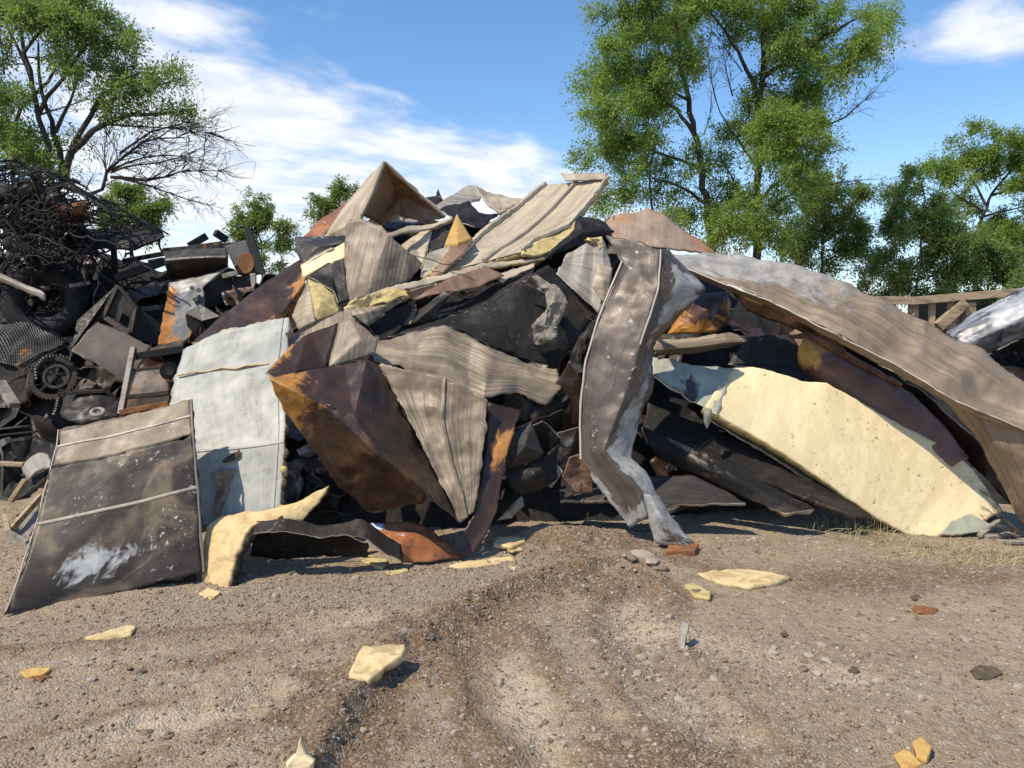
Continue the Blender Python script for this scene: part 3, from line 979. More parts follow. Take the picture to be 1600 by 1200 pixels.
# --- tan panel in the middle with raised rib
rows = [C4.row(5.72, 5.62, 800, 232, 915, 252, 1030, 275, 1140, 320, 1246, 378), C4.row(5.6, 5.55, 900, 402, 960, 412, 1022, 424, 1130, 455, 1236, 492),
        C4.row(5.5, 5.5, 995, 588, 1030, 598, 1068, 610, 1140, 622, 1224, 612), C4.row(5.42, 5.45, 1060, 722, 1088, 732, 1118, 740, 1160, 742, 1208, 722),
        C4.row(5.35, 5.4, 1130, 862, 1142, 860, 1152, 856, 1166, 846, 1184, 830)]
o = sheet('ribbed_panel', rows, TAN, freq=5, amp=0.022, seed=31, th=0.008, rnd=1, ribs=[('v', 0.5, 0.03, 0.016)], stain=[[0.2, 0.3, 0.2, 0.4, 0.2], [0.1, 0.2, 0.2, 0.35, 0.2], [0] * 5, [0.1] * 5, [0.2] * 5])
one(o, 'sunlit tan streaked panel with upright rib, wedged beside the diamond fold', 'panel')
# --- brown curved strip
rows = [C4.row(5.7, 5.75, 1250, 385, 1315, 400, 1380, 420), C4.row(5.6, 5.62, 1236, 560, 1285, 550, 1338, 530), C4.row(5.5, 5.52, 1215, 700, 1258, 702, 1302, 700),
        C4.row(5.42, 5.45, 1192, 832, 1236, 835, 1280, 828), C4.row(5.35, 5.38, 1140, 905, 1190, 925, 1240, 908), C4.row(5.28, 5.3, 1090, 985, 1130, 1000, 1182, 996)]
o = sheet('curved_strip', rows, BROWN, amp=0.012, seed=33, th=0.008, rim=RIMD, rnd=2, stain=[[0, 0, 0], [0.3, 0.75, 0.7], [0, 0.25, 0.2], [0, 0, 0], [0.0, 0.2, 0], [0.1, 0.1, 0]])
one(o, 'glossy brown bowed strip with orange blister beside the ribbed tan panel', 'metal sheet')

# --- dark crumpled sheets right of it
def fan(pts, c):
    n = len(pts)
    return pts + [c], [(i, (i + 1) % n, n) for i in range(n)]
P, T = fan(C4.pts(1330, 505, 5.75, 1420, 462, 5.8, 1472, 592, 5.72, 1400, 640, 5.7, 1322, 652, 5.66), C4(1395, 560, 5.62))
one(facets('crumpled_sheet', P, T, SOOTG, amp=0.014, seed=41, n=9, th=0.005), 'small grey crumpled sheet beside the bowed brown strip', 'metal sheet')
P, T = fan(C4.pts(1318, 652, 5.72, 1470, 602, 5.78, 1532, 552, 5.9, 1522, 690, 5.8, 1450, 740, 5.76, 1370, 762, 5.7, 1330, 720, 5.66), C4(1440, 670, 5.66))
one(facets('crumpled_sheet', P, T, SOOT, amp=0.016, seed=42, n=10, th=0.005), 'black crumpled sheet slumped low beside the bowed brown strip', 'metal sheet')
P, T = fan(C4.pts(1280, 860, 5.6, 1380, 760, 5.7, 1392, 800, 5.66, 1340, 850, 5.6), C4(1345, 810, 5.6))
one(facets('crumpled_sheet', P, T, TAN, amp=0.01, seed=43, n=6, th=0.006), 'small tan scrap half buried in the dirt mound', 'metal sheet')

# --- long tan buckled panel across the middle
rows = [C3.row(6.05, 6.35, 520, 868, 545, 866, 700, 828, 835, 798, 950, 850, 1052, 905, 1190, 955, 1345, 988),
        C3.row(5.95, 6.15, 525, 915, 545, 910, 700, 915, 845, 920, 955, 970, 1030, 1005, 1175, 1030, 1372, 1072),
        C3.row(5.85, 6.1, 530, 955, 545, 955, 700, 1000, 850, 1045, 960, 1095, 1020, 1112, 1160, 1098, 1292, 1156)]
rows[2][5] += np.array((0, -0.12, 0)); rows[1][5] += np.array((0, -0.12, 0)); rows[0][5] += np.array((0, -0.1, 0))
o = sheet('buckled_panel', rows, TAN, amp=0.022, seed=51, th=0.008, rnd=1, turn=True, rim=RIM, back=SOOT)
one(o, 'long tan wood-streaked panel buckled in the middle, lying across the heap centre', 'panel')

# --- big black folded sheet with curled edge
P = C3.pts(590, 856, 6.25, 800, 785, 6.4, 1050, 690, 6.6, 1235, 572, 6.75, 1300, 528, 6.9, 1530, 735, 6.75, 1400, 900, 6.5, 1340, 990, 6.4, 1180, 935, 6.35, 1050, 890, 6.3, 850, 795, 6.3, 1180, 800, 6.45)
T = [(0, 1, 10), (1, 2, 11), (1, 11, 10), (2, 3, 11), (3, 4, 5), (3, 5, 11), (5, 6, 11), (6, 7, 11), (7, 8, 11), (8, 9, 11), (9, 10, 11)]
t = thing('black_folded_sheet', 'big sooty black sheet with a curled pale lip, sagging above the buckled panel', 'metal sheet')
facets('sheet', P, T, SOOT, t, amp=0.022, seed=52, n=12, th=0.01)
P = C3.pts(1180, 605, 6.55, 1250, 570, 6.5, 1335, 612, 6.45, 1388, 695, 6.4, 1370, 760, 6.38, 1342, 800, 6.36, 1346, 880, 6.34, 1290, 880, 6.3, 1238, 884, 6.34, 1230, 790, 6.32, 1300, 722, 6.36, 1290, 655, 6.42, 1330, 690, 6.34, 1290, 800, 6.28)
T = [(0, 1, 11), (1, 2, 11), (2, 3, 12), (2, 12, 11), (3, 4, 12), (4, 5, 10), (4, 10, 12), (10, 11, 12), (5, 13, 10), (5, 6, 13), (6, 7, 13), (7, 8, 13), (8, 9, 13), (9, 10, 13)]
facets('curled_lip', P, T, SOOTG, t, amp=0.035, seed=53, n=10, th=0.005, freq=7, angle=16, rnd=0, stain=[0.2, 0.5, 0.7, 0.7, 0.7, 0.6, 0.6, 0.5, 0.6, 0.5, 0.7, 0.5, 0.7, 0.6])
settle(t)
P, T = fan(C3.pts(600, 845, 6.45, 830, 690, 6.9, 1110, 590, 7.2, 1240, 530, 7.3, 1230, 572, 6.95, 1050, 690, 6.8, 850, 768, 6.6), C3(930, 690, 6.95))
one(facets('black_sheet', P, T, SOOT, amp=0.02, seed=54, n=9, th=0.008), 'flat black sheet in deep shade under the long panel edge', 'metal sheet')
P, T = fan(C3.pts(700, 790, 6.5, 715, 735, 6.55, 780, 690, 6.6, 830, 650, 6.65, 880, 645, 6.65, 815, 740, 6.55, 800, 770, 6.5), C3(770, 730, 6.45))
one(facets('grey_scrap', P, T, SOOTG, amp=0.008, seed=55, n=7, th=0.006, stain=[0, 0.2, 0.2, 0.5, 0.5, 0.2, 0, 0.2]), 'small blue-grey folded scrap in the hollow under the long panel edge', 'metal sheet')
P, T = fan(C3.pts(655, 795, 6.55, 660, 712, 6.6, 715, 700, 6.6, 720, 740, 6.56, 690, 790, 6.5), C3(690, 745, 6.55))
one(facets('brown_scrap', P, T, BROWNM, amp=0.006, seed=56, n=6, th=0.006), 'small red-brown scrap in the hollow beside the blue-grey scrap', 'metal sheet')

# --- long panel seen on edge, brown underside
rows = [C3.row(6.5, 7.25, 480, 668, 590, 628, 800, 575, 1005, 522, 1150, 505, 1290, 488), C3.row(6.48, 7.2, 500, 690, 600, 652, 810, 600, 1005, 545, 1150, 522, 1292, 497)]
t = thing('edge_on_panel', 'long insulated panel seen edge-on, brown underneath, spanning below the ribbed slide panel', 'panel')
sheet('metal_skin', rows, PALE, t, amp=0.006, seed=61, th=0.03, rim=FOAMY, turn=True)
P = C3.pts(600, 662, 6.5, 830, 605, 6.75, 1012, 532, 6.95, 1112, 572, 6.9, 1000, 620, 6.8, 900, 640, 6.72, 700, 680, 6.6)
facets('underside', P, [(0, 1, 6), (1, 5, 6), (1, 2, 4), (1, 4, 5), (2, 3, 4)], BROWNM, t, amp=0.012, seed=62, n=10, th=0.008, rim=RIM)
rows = [C3.row(6.4, 6.5, 470, 672, 540, 650, 600, 632, 650, 640), C3.row(6.36, 6.46, 390, 715, 470, 720, 560, 700, 690, 660)]
sheet('torn_foam', rows, FOAMY, t, amp=0.03, seed=63, th=0.035, rim=FOAMY, freq=7, jag=0.02)
settle(t)
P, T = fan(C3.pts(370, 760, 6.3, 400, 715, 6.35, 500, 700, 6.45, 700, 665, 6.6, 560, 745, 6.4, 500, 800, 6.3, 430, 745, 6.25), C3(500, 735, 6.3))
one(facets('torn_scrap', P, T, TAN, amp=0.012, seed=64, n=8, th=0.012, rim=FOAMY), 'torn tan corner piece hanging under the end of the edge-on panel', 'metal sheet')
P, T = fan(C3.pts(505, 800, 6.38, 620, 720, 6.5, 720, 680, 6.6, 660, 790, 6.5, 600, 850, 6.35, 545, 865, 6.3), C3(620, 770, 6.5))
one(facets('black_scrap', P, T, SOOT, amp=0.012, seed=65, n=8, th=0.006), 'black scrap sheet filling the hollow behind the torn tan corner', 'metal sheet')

# --- ribbed slide panel sloping down from the summit
rows = [C3.row(8.35, 8.2, 1290, 168, 1425, 155, 1567, 142), C3.row(8.0, 7.9, 1160, 275, 1310, 280, 1482, 255), C3.row(7.62, 7.6, 1030, 368, 1190, 390, 1395, 355),
        C3.row(7.3, 7.35, 930, 462, 1080, 460, 1240, 420), C3.row(6.98, 7.15, 830, 557, 1010, 512, 1192, 465)]
t = panel('slide_panel', 'long pale ribbed panel sloping down like a slide from the summit', rows, PALE, FOAMY, 0.055, seed=71, amp=0.0035, th=0.008, rnd=1,
          ribs=[('v', 0.5, 0.05, 0.03), ('v', 0.012, 0.06, 0.035), ('v', 0.988, 0.04, 0.03)], stain=[[0, 0, 0], [0, 0, 0.1], [0, 0, 0], [0.2, 0, 0], [0.35, 0.2, 0]])
rows = [C3.row(8.3, 8.25, 1366, 118, 1466, 117, 1566, 114), C3.row(8.2, 8.15, 1378, 148, 1470, 146, 1562, 140)]
sheet('end_flange', rows, PALE, t, amp=0.004, seed=72, th=0.012)
P = C3.pts(1195, 440, 7.22, 1330, 398, 7.45, 1425, 330, 7.65, 1438, 352, 7.6, 1312, 470, 7.25, 1250, 485, 7.15, 1190, 476, 7.1)
facets('torn_foam', P, [(0, 1, 4), (0, 4, 5), (0, 5, 6), (1, 2, 3), (1, 3, 4)], FOAMY, t, amp=0.02, seed=73, n=8, th=0.03, rim=FOAMY)
settle(t)
P, T = fan(C3.pts(1432, 296, 7.75, 1560, 342, 7.75, 1602, 372, 7.7, 1480, 425, 7.5, 1290, 494, 7.1, 1312, 468, 7.2, 1420, 370, 7.55), C3(1460, 380, 7.45))
one(facets('black_side_sheet', P, T, SOOT, amp=0.02, seed=74, n=10, th=0.01), 'black triangular sheet under the right flank of the slide panel', 'metal sheet')
rows = [C3.row(6.95, 7.1, 1060, 575, 1150, 545, 1245, 518), C3.row(6.9, 7.05, 1100, 600, 1170, 565, 1240, 535)]
one(sheet('pale_strip', rows, PALE, amp=0.004, seed=75, th=0.02, turn=True), 'thin pale strip under the black triangular sheet', 'metal sheet')

# --- tent shaped panel at the summit
t = thing('tent_panel', 'folded tent-like panel forming the left peak, orange-brown inside', 'panel')
P = C3.pts(570, 68, 7.25, 300, 402, 7.75, 400, 398, 7.45, 475, 302, 7.15, 440, 330, 7.25, 520, 120, 7.5, 400, 255, 7.65)
facets('outer_face', P, [(0, 5, 3), (5, 6, 3), (6, 1, 4), (6, 4, 3), (1, 2, 4)], PALE, t, amp=0.014, seed=81, n=11, th=0.02, grain=(C3(570, 68, 7.3), C3(350, 402, 7.6)), back=BROWNM, stain=[0.2, 0.4, 0.2, 0.3, 0.3, 0.2, 0.3])
P = C3.pts(575, 72, 7.3, 845, 312, 7.5, 760, 335, 7.55, 640, 305, 7.65, 560, 345, 7.6, 478, 305, 7.25, 640, 215, 7.62)
facets('inner_face', P, [(0, 1, 6), (1, 2, 6), (2, 3, 6), (3, 4, 6), (4, 5, 6), (5, 0, 6)], BROWNM, t, amp=0.03, seed=82, n=10, th=0.02, stain=[0.1, 0.0, 0.1, 0.5, 0.5, 0.2, 0.25])
tube('edge_trim', C3.pts(572, 68, 7.24, 520, 200, 7.18, 470, 303, 7.13), 0.018, PALE, t, n=10)
tube('edge_trim', C3.pts(575, 70, 7.28, 640, 125, 7.33, 745, 225, 7.42, 846, 312, 7.5), 0.016, PALE, t, n=10)
settle(t)
P, T = fan(C3.pts(540, 345, 7.7, 600, 300, 7.9, 700, 315, 7.9, 790, 335, 7.8, 640, 385, 7.5, 590, 385, 7.4), C3(640, 345, 7.6))
one(facets('dark_scrap', P, T, SOOTG, amp=0.03, seed=83, n=7, th=0.008, stain=[0, 0, 0.9, 0.1, 0, 0, 0.3]), 'dark scrap with a silvery flake inside the mouth of the tent panel', 'metal sheet')

# --- tan upright panel in front of the tent
P = C3.pts(405, 320, 6.95, 470, 322, 6.92, 562, 348, 6.85, 592, 388, 6.8, 660, 450, 6.85, 742, 520, 6.95, 690, 588, 6.85, 600, 645, 6.75, 490, 672, 6.68, 412, 692, 6.72, 395, 480, 6.85, 545, 520, 6.72)
T = [(0, 1, 10), (1, 11, 10), (1, 2, 11), (2, 3, 11), (3, 4, 11), (4, 5, 6), (4, 6, 11), (6, 7, 11), (7, 8, 11), (8, 9, 11), (9, 10, 11)]
o = facets('upright_panel', P, T, TAN, amp=0.014, seed=84, n=12, th=0.010, grain=(C3(560, 348, 6.8), C3(500, 660, 6.7)), back=SOOT)
one(o, 'upright tan streaked panel with slanted cut edge, standing before the tent panel', 'panel')
o = facets('tan_fold', C3.pts(645, 440, 7.2, 700, 400, 7.25, 792, 350, 7.3, 742, 548, 7.0, 692, 500, 7.02), [(0, 1, 4), (1, 2, 3), (1, 3, 4)], PALE, amp=0.012, seed=85, n=8, th=0.02)
one(o, 'small bright tan fold right of the upright panel', 'panel')
o = facets('dark_fold', C3.pts(792, 350, 7.32, 905, 300, 7.5, 870, 380, 7.3, 840, 440, 7.2, 742, 585, 6.95, 745, 548, 6.98), [(0, 1, 2), (0, 2, 3), (0, 3, 4), (0, 4, 5)], SOOTG, amp=0.006, seed=86, n=8, th=0.012)
one(o, 'charcoal fold between the small tan fold and the orange foam wedge', 'metal sheet')
rows = [C3.row(7.0, 7.4, 590, 385, 680, 350, 790, 345, 875, 308), C3.row(6.98, 7.35, 595, 402, 690, 372, 792, 362, 880, 318)]
one(sheet('edge_strip', rows, PALE, amp=0.008, seed=87, th=0.02, turn=True), 'thin pale edge strip running up behind the small tan fold', 'metal sheet')
P = C3.pts(896, 298, 7.35, 968, 412, 7.25, 900, 440, 7.12, 838, 445, 7.15)
o = facets('foam_wedge', P, [(0, 1, 2), (0, 2, 3)], FOAMB, amp=0.006, seed=88, n=9, th=0.07, rim=FOAMB, back=FOAMB)
one(o, 'pointed orange foam wedge standing left of the slide panel', 'foam')
o = facets('tan_slab', C3.pts(742, 585, 6.9, 750, 480, 7.1, 872, 442, 7.15, 800, 530, 6.95), [(0, 1, 2), (0, 2, 3)], GREY, amp=0.008, seed=89, n=8, th=0.05, rim=FOAMY, back=BROWNM)
one(o, 'grey slab with foam edge under the orange foam wedge', 'panel')
o = facets('brown_slab', C3.pts(760, 592, 6.88, 875, 445, 7.1, 965, 425, 7.2, 930, 470, 7.05, 835, 558, 6.9), [(0, 1, 4), (1, 2, 3), (1, 3, 4)], BROWNM, amp=0.008, seed=90, n=8, th=0.02)
one(o, 'dull brown sheet between the grey slab and the slide panel', 'metal sheet')

# --- things behind the summit
t = thing('ridge_panel', 'weathered grey panel bent over a ridge behind the orange foam wedge', 'panel')
P = CB.pts(105, 390, 8.5, 250, 295, 8.7, 400, 205, 8.9, 440, 215, 8.75, 480, 330, 8.5, 420, 345, 8.4, 270, 385, 8.35, 150, 412, 8.35)
facets('left_face', P, [(0, 1, 6), (0, 6, 7), (1, 2, 5), (1, 5, 6), (2, 3, 4), (2, 4, 5)], GREY, t, amp=0.012, seed=91, n=8, th=0.02, back=SOOT)
P = CB.pts(432, 210, 8.8, 520, 270, 8.85, 665, 290, 8.9, 845, 332, 8.85, 760, 390, 8.6, 650, 450, 8.4, 560, 385, 8.45, 500, 320, 8.55)
facets('right_face', P, [(0, 1, 7), (1, 2, 6), (1, 6, 7), (2, 3, 4), (2, 4, 5), (2, 5, 6)], PALE, t, amp=0.02, seed=92, n=8, th=0.02, stain=[0.4, 0, 0.2, 0.4, 0.5, 0.5, 0.1, 0.2], freq=5)
settle(t)
o = facets('black_shard', CB.pts(28, 312, 8.9, 112, 300, 8.9, 130, 238, 8.9, 150, 290, 8.9, 175, 335, 8.85, 105, 380, 8.7), [(0, 1, 5), (1, 3, 4), (1, 4, 5), (1, 2, 3)], SOOT, amp=0.006, seed=93, n=6, th=0.008)
one(o, 'spiky black shard poking up right of the tent panel', 'metal sheet')
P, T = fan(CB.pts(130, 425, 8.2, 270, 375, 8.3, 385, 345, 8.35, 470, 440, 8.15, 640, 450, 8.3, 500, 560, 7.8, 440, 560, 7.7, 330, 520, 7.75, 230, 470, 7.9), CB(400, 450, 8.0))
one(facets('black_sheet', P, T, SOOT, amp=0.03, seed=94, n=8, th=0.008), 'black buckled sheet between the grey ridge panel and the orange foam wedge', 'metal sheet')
P, T = fan(C0.pts(936, 352, 8.0, 950, 340, 8.1, 976, 334, 8.1, 1010, 327, 8.15, 1042, 340, 8.1, 1086, 370, 8.0, 1124, 398, 7.9, 1032, 388, 7.5, 965, 372, 7.5), C0(1015, 362, 7.75))
o = facets('rusty_hood', P, T, RUSTHUMP, amp=0.02, seed=95, n=10, th=0.015, stain=[0.5, 0.4, 0.4, 0.3, 0.3, 0.2, 0.5, 0.3, 0.4, 0.1])
one(o, 'humped rust-stained sheet behind the top of the draped sheet', 'metal sheet')
# deeper tones behind the summit, left side
P, T = fan(C3.pts(212, 398, 7.9, 300, 310, 8.1, 345, 280, 8.2, 402, 240, 8.3, 400, 280, 8.0, 300, 400, 7.8), C3(310, 340, 7.95))
one(facets('rusty_sheet', P, T, ORANGE, amp=0.014, seed=96, n=8, th=0.01), 'bright rust-red sheet tucked behind the left slope of the tent panel', 'metal sheet')
P, T = fan(C3.pts(175, 400, 7.5, 350, 408, 7.4, 398, 425, 7.2, 330, 455, 7.2, 205, 520, 7.15, 176, 460, 7.3), C3(270, 440, 7.2))
one(facets('grey_brown_sheet', P, T, IRONB and SOOTG, amp=0.008, seed=97, n=8, th=0.01, stain=[0.3] * 7), 'grey-brown sheet below the rust-red sheet', 'metal sheet')
t = thing('foam_plank', 'cream-yellow foam plank with bluish skin left of the upright panel', 'foam')
rows = [C3.row(7.15, 7.0, 200, 528, 300, 470, 392, 428), C3.row(7.0, 6.9, 208, 580, 300, 535, 400, 492)]
sheet('foam_core', rows, FOAM, t, amp=0.006, seed=98, th=0.06, rim=FOAM, back=FOAM)
rows = [C3.row(7.2, 7.1, 200, 520, 265, 478, 335, 446), C3.row(7.12, 7.02, 203, 532, 270, 492, 345, 452)]
sheet('metal_skin', rows, GREY, t, amp=0.003, seed=99, th=0.004)
settle(t)
P, T = fan(C3.pts(232, 572, 6.9, 320, 520, 6.95, 392, 498, 6.9, 415, 690, 6.7, 372, 705, 6.68, 345, 645, 6.7, 262, 592, 6.8), C3(345, 580, 6.85))
one(facets('brown_black_sheet', P, T, SOOT, amp=0.012, seed=100, n=8, th=0.014, rim=RIM), 'brown-black sheet with pale rim below the foam plank', 'metal sheet')
P, T = fan(C3.pts(232, 588, 6.7, 300, 615, 6.68, 350, 662, 6.62, 374, 740, 6.5, 262, 782, 6.45, 240, 690, 6.55), C3(290, 690, 6.45))
one(facets('foam_shard', P, T, FOAMY, amp=0.012, seed=101, n=8, th=0.04, rim=FOAMY), 'curved dirty yellow foam shard above the white panel corner', 'foam')
P, T = fan(C3.pts(158, 752, 6.6, 200, 660, 6.65, 232, 586, 6.7, 268, 782, 6.4, 190, 815, 6.4), C3(215, 720, 6.5))
one(facets('tan_shard', P, T, TAN, amp=0.008, seed=102, n=7, th=0.014), 'narrow tan shard beside the dirty yellow foam shard', 'metal sheet')
# long brown rust-stained panel down to the left
rows = [C1.row(7.3, 6.35, 1575, 545, 1400, 660, 1200, 805, 1000, 985), C1.row(7.15, 6.3, 1592, 600, 1450, 720, 1270, 850, 1030, 990), C1.row(6.95, 6.2, 1590, 665, 1490, 800, 1330, 900, 1060, 1000),
        C1.row(6.75, 6.1, 1520, 855, 1440, 880, 1330, 920, 1065, 1010)]
o = sheet('long_brown_panel', rows, BROWN, amp=0.012, seed=103, th=0.02, turn=True, stain=[[0.1, 0.1, 0, 0], [0.5, 0.25, 0.1, 0], [0.75, 0.35, 0.4, 0.1], [0.5, 0.5, 0.4, 0.1]])
one(o, 'long rust-stained brown panel slanting down above the white panel', 'panel')

# --- corrugated grey fan and cream piece
rows = [C3.pts(1345, 562, 6.85, 1366, 520, 6.95, 1386, 480, 7.05), C3.pts(1390, 605, 6.8, 1410, 530, 6.98, 1425, 458, 7.1), C3.pts(1430, 648, 6.72, 1455, 540, 6.9, 1470, 432, 7.05),
        C3.pts(1490, 702, 6.7, 1505, 560, 6.92, 1510, 415, 7.1), C3.pts(1530, 738, 6.62, 1550, 590, 6.8, 1545, 412, 7.0), C3.pts(1560, 690, 6.7, 1592, 560, 6.85, 1558, 430, 7.05)]
t = thing('fanned_sheet', 'grey fluted sheet fanned open beside the black folded sheet', 'metal sheet')
sheet('fluted_sheet', rows, GREY, t, amp=0.006, seed=111, th=0.012, rnd=1)
P, T = fan(C3.pts(1500, 622, 6.6, 1530, 518, 6.7, 1592, 540, 6.7, 1575, 640, 6.62, 1552, 692, 6.58), C3(1548, 600, 6.6))
facets('pale_flap', P, T, PALE, t, amp=0.006, seed=112, n=7, th=0.012)
P, T = fan(C3.pts(1465, 415, 7.05, 1545, 398, 7.05, 1560, 445, 6.98, 1535, 452, 6.96, 1520, 418, 7.0), C3(1530, 425, 6.98))
facets('foam_lip', P, T, FOAMY, t, amp=0.006, seed=113, n=6, th=0.03, rim=FOAMY)
settle(t)
P, T = fan(C5.pts(130, 540, 6.3, 180, 400, 6.4, 245, 335, 6.4, 200, 520, 6.3, 190, 552, 6.25), C5(185, 470, 6.3))
one(facets('crinkled_foil', P, T, SOOT, amp=0.03, seed=114, n=8, th=0.004, freq=9, stain=[0.25] * 6), 'crinkled black foil hanging against the left edge of the draped sheet', 'foil')

# --- draped sheet hanging in the centre
rows = [C5.pts(272, 60, 6.35, 360, 75, 6.25, 456, 105, 6.15, 466, 105, 6.2, 480, 105, 6.3),
        C5.pts(325, 150, 6.22, 390, 190, 6.15, 446, 240, 6.02, 525, 215, 6.1, 605, 240, 6.25),
        C5.pts(285, 245, 6.15, 345, 290, 6.06, 415, 340, 5.95, 480, 320, 6.05, 545, 300, 6.2),
        C5.pts(243, 345, 6.1, 315, 385, 6.0, 388, 425, 5.9, 410, 420, 6.0, 435, 415, 6.12),
        C5.pts(205, 470, 6.04, 285, 500, 5.95, 360, 520, 5.86, 395, 505, 5.95, 428, 490, 6.06),
        C5.pts(190, 590, 6.0, 260, 605, 5.9, 328, 615, 5.82, 375, 600, 5.9, 425, 580, 6.0),
        C5.pts(184, 710, 5.95, 230, 715, 5.87, 285, 722, 5.78, 335, 708, 5.86, 382, 690, 5.95),
        C5.pts(188, 808, 5.88, 225, 792, 5.83, 262, 776, 5.76, 308, 795, 5.8, 352, 806, 5.88),
        C5.pts(236, 885, 5.8, 275, 865, 5.75, 322, 860, 5.66, 365, 850, 5.72, 405, 848, 5.8),
        C5.pts(295, 965, 5.72, 340, 945, 5.67, 385, 930, 5.6, 420, 930, 5.66, 450, 930, 5.72),
        C5.pts(350, 1040, 5.68, 380, 1020, 5.63, 411, 1002, 5.58, 412, 1000, 5.6, 414, 998, 5.64)]
st = [[0, 0, 0, 0.3, 0.3], [0, 0, 0.0, 0.75, 0.5], [0, 0, 0.0, 0.7, 0.35], [0, 0, 0.2, 0.5, 0.3], [0, 0, 0.1, 0.4, 0.4], [0, 0, 0.1, 0.55, 0.3], [0.0, 0.0, 0.3, 0.7, 0.5], [0.2, 0.1, 0.4, 0.7, 0.6],
      [0.6, 0.2, 0.3, 0.7, 0.8], [0.6, 0.3, 0.2, 0.7, 0.7], [0.8, 0.6, 0.9, 0.9, 0.6]]
t = thing('draped_sheet', 'long folded grey-brown steel sheet draped down the heap centre to the ground', 'metal sheet')
sheet('folded_sheet', rows, DRAPE, t, amp=0.013, freq=4, seed=121, th=0.008, stain=st, rnd=1, back=SOOTG)
rows = [C5.pts(385, 925, 5.64, 420, 930, 5.62, 452, 935, 5.7), C5.pts(413, 1005, 5.6, 455, 1000, 5.56, 500, 1008, 5.66), C5.pts(432, 1088, 5.57, 490, 1065, 5.53, 548, 1068, 5.6), C5.pts(528, 1112, 5.56, 570, 1115, 5.52, 604, 1138, 5.54)]
sheet('tail', rows, DRAPE, t, amp=0.012, seed=122, th=0.008, stain=[[0.6] * 3, [0.7, 0.6, 0.6], [0.6, 0.4, 0.6], [0.3, 0.5, 0.4]], rnd=1)
tube('edge_trim', np.array([rr[0] for rr in [C5.pts(x, y, d) for x, y, d in ((325, 148, 6.21), (243, 345, 6.09), (205, 470, 6.03), (190, 590, 5.99), (184, 710, 5.94), (188, 808, 5.87))]]), 0.010, RIM, t, n=20)
tube('fold_ridge', np.array([C5(x, y, d) for x, y, d in ((456, 108, 6.14), (446, 240, 6.01), (415, 340, 5.94), (388, 425, 5.89))]), 0.007, RIM, t, n=14)
settle(t)
o = prism('brick_fragment', [G(1040, 872) + np.array((0, 0, .05)), G(1086, 873) + np.array((0, 0, .06)), G(1092, 862) + np.array((0, 0, .065)), G(1046, 858) + np.array((0, 0, .05))], (0, 0, -0.06), RUST)
one(o, 'flat red-brown rusty fragment under the draped sheet tail', 'rubble')

# --- long sheet sweeping down to the right
rows = [C6.row(7.05, 5.85, 70, 70, 330, 98, 600, 143, 780, 195, 1060, 338, 1270, 450, 1500, 612),
        C6.row(6.9, 5.68, 110, 103, 330, 150, 560, 208, 750, 288, 1020, 428, 1230, 550, 1500, 690),
        C6.row(6.78, 5.55, 160, 140, 330, 205, 500, 270, 700, 370, 980, 515, 1200, 645, 1500, 770)]
st = [[0.9, 0.85, 0.65, 0.5, 0.15, 0.05, 0], [0.75, 0.8, 0.55, 0.45, 0, 0, 0], [0.5, 0.2, 0.0, 0.05, 0, 0, 0]]
t = thing('sweeping_sheet', 'long steel sheet sweeping from the heap crest down to the right', 'metal sheet')
sheet('upper_sheet', rows, DRAPE2, t, amp=0.045, seed=131, th=0.010, stain=st, rnd=2, turn=True, back=SOOT, freq=2.2)
rows = [C6.row(6.05, 5.58, 1100, 592, 1250, 678, 1500, 785), C6.row(6.0, 5.6, 1200, 705, 1310, 790, 1500, 880), C6.row(5.98, 5.66, 1285, 812, 1380, 890, 1500, 980),
        C6.row(5.96, 5.75, 1345, 930, 1420, 1000, 1500, 1080), C6.row(5.95, 5.85, 1412, 1072, 1450, 1120, 1500, 1180)]
sheet('lower_flap', rows, DRAPE2, t, amp=0.012, seed=132, th=0.012, rnd=2, back=SOOT)
rows = [C6.row(6.76, 5.54, 160, 142, 330, 207, 500, 272, 700, 373, 980, 518, 1200, 648, 1500, 772), C6.row(6.85, 5.62, 175, 165, 340, 228, 505, 292, 690, 392, 960, 535, 1190, 665, 1500, 792)]
sheet('turned_lip', rows, DRAPE2, t, amp=0.006, seed=133, th=0.01, rnd=1, turn=True)
settle(t)

# --- foam slab
rows = [C6.row(6.62, 6.10, 330, 516, 430, 512, 520, 536, 610, 565, 700, 572, 860, 662, 1000, 742, 1180, 832, 1250, 900, 1300, 970, 1362, 1052),
        C6.row(6.40, 6.04, 290, 590, 390, 630, 500, 680, 600, 720, 700, 770, 840, 850, 960, 920, 1100, 1000, 1170, 1040, 1240, 1070, 1290, 1090),
        C6.row(6.20, 6.00, 245, 662, 360, 732, 470, 795, 575, 862, 690, 940, 800, 1020, 900, 1085, 1000, 1142, 1060, 1148, 1120, 1144, 1200, 1128)]
t = thing('foam_slab', 'huge cream foam slab with ragged end leaning on the right side of the heap', 'foam')
sheet('foam_core', rows, SLAB, t, amp=0.002, seed=141, th=0.085, rim=FOAMY, back=SOOT, rnd=1, freq=5, jag=0.004, turn=True, stain=[[0.0, 0, 0, 0, 0, 0, 0, 0.1, 0.3, 0.42, 0.5], [0, 0, 0, 0, 0, 0.05, 0.05, 0.12, 0.28, 0.36, 0.5], [0.25, 0.2, 0.12, 0.1, 0.12, 0.2, 0.25, 0.3, 0.35, 0.4, 0.4]])
rows2 = [[p + np.array((0, 0.045, -0.085)) for p in rr] for rr in rows]
sheet('bottom_skin', rows2, SOOTG, t, amp=0.006, seed=142, th=0.01, rnd=1)
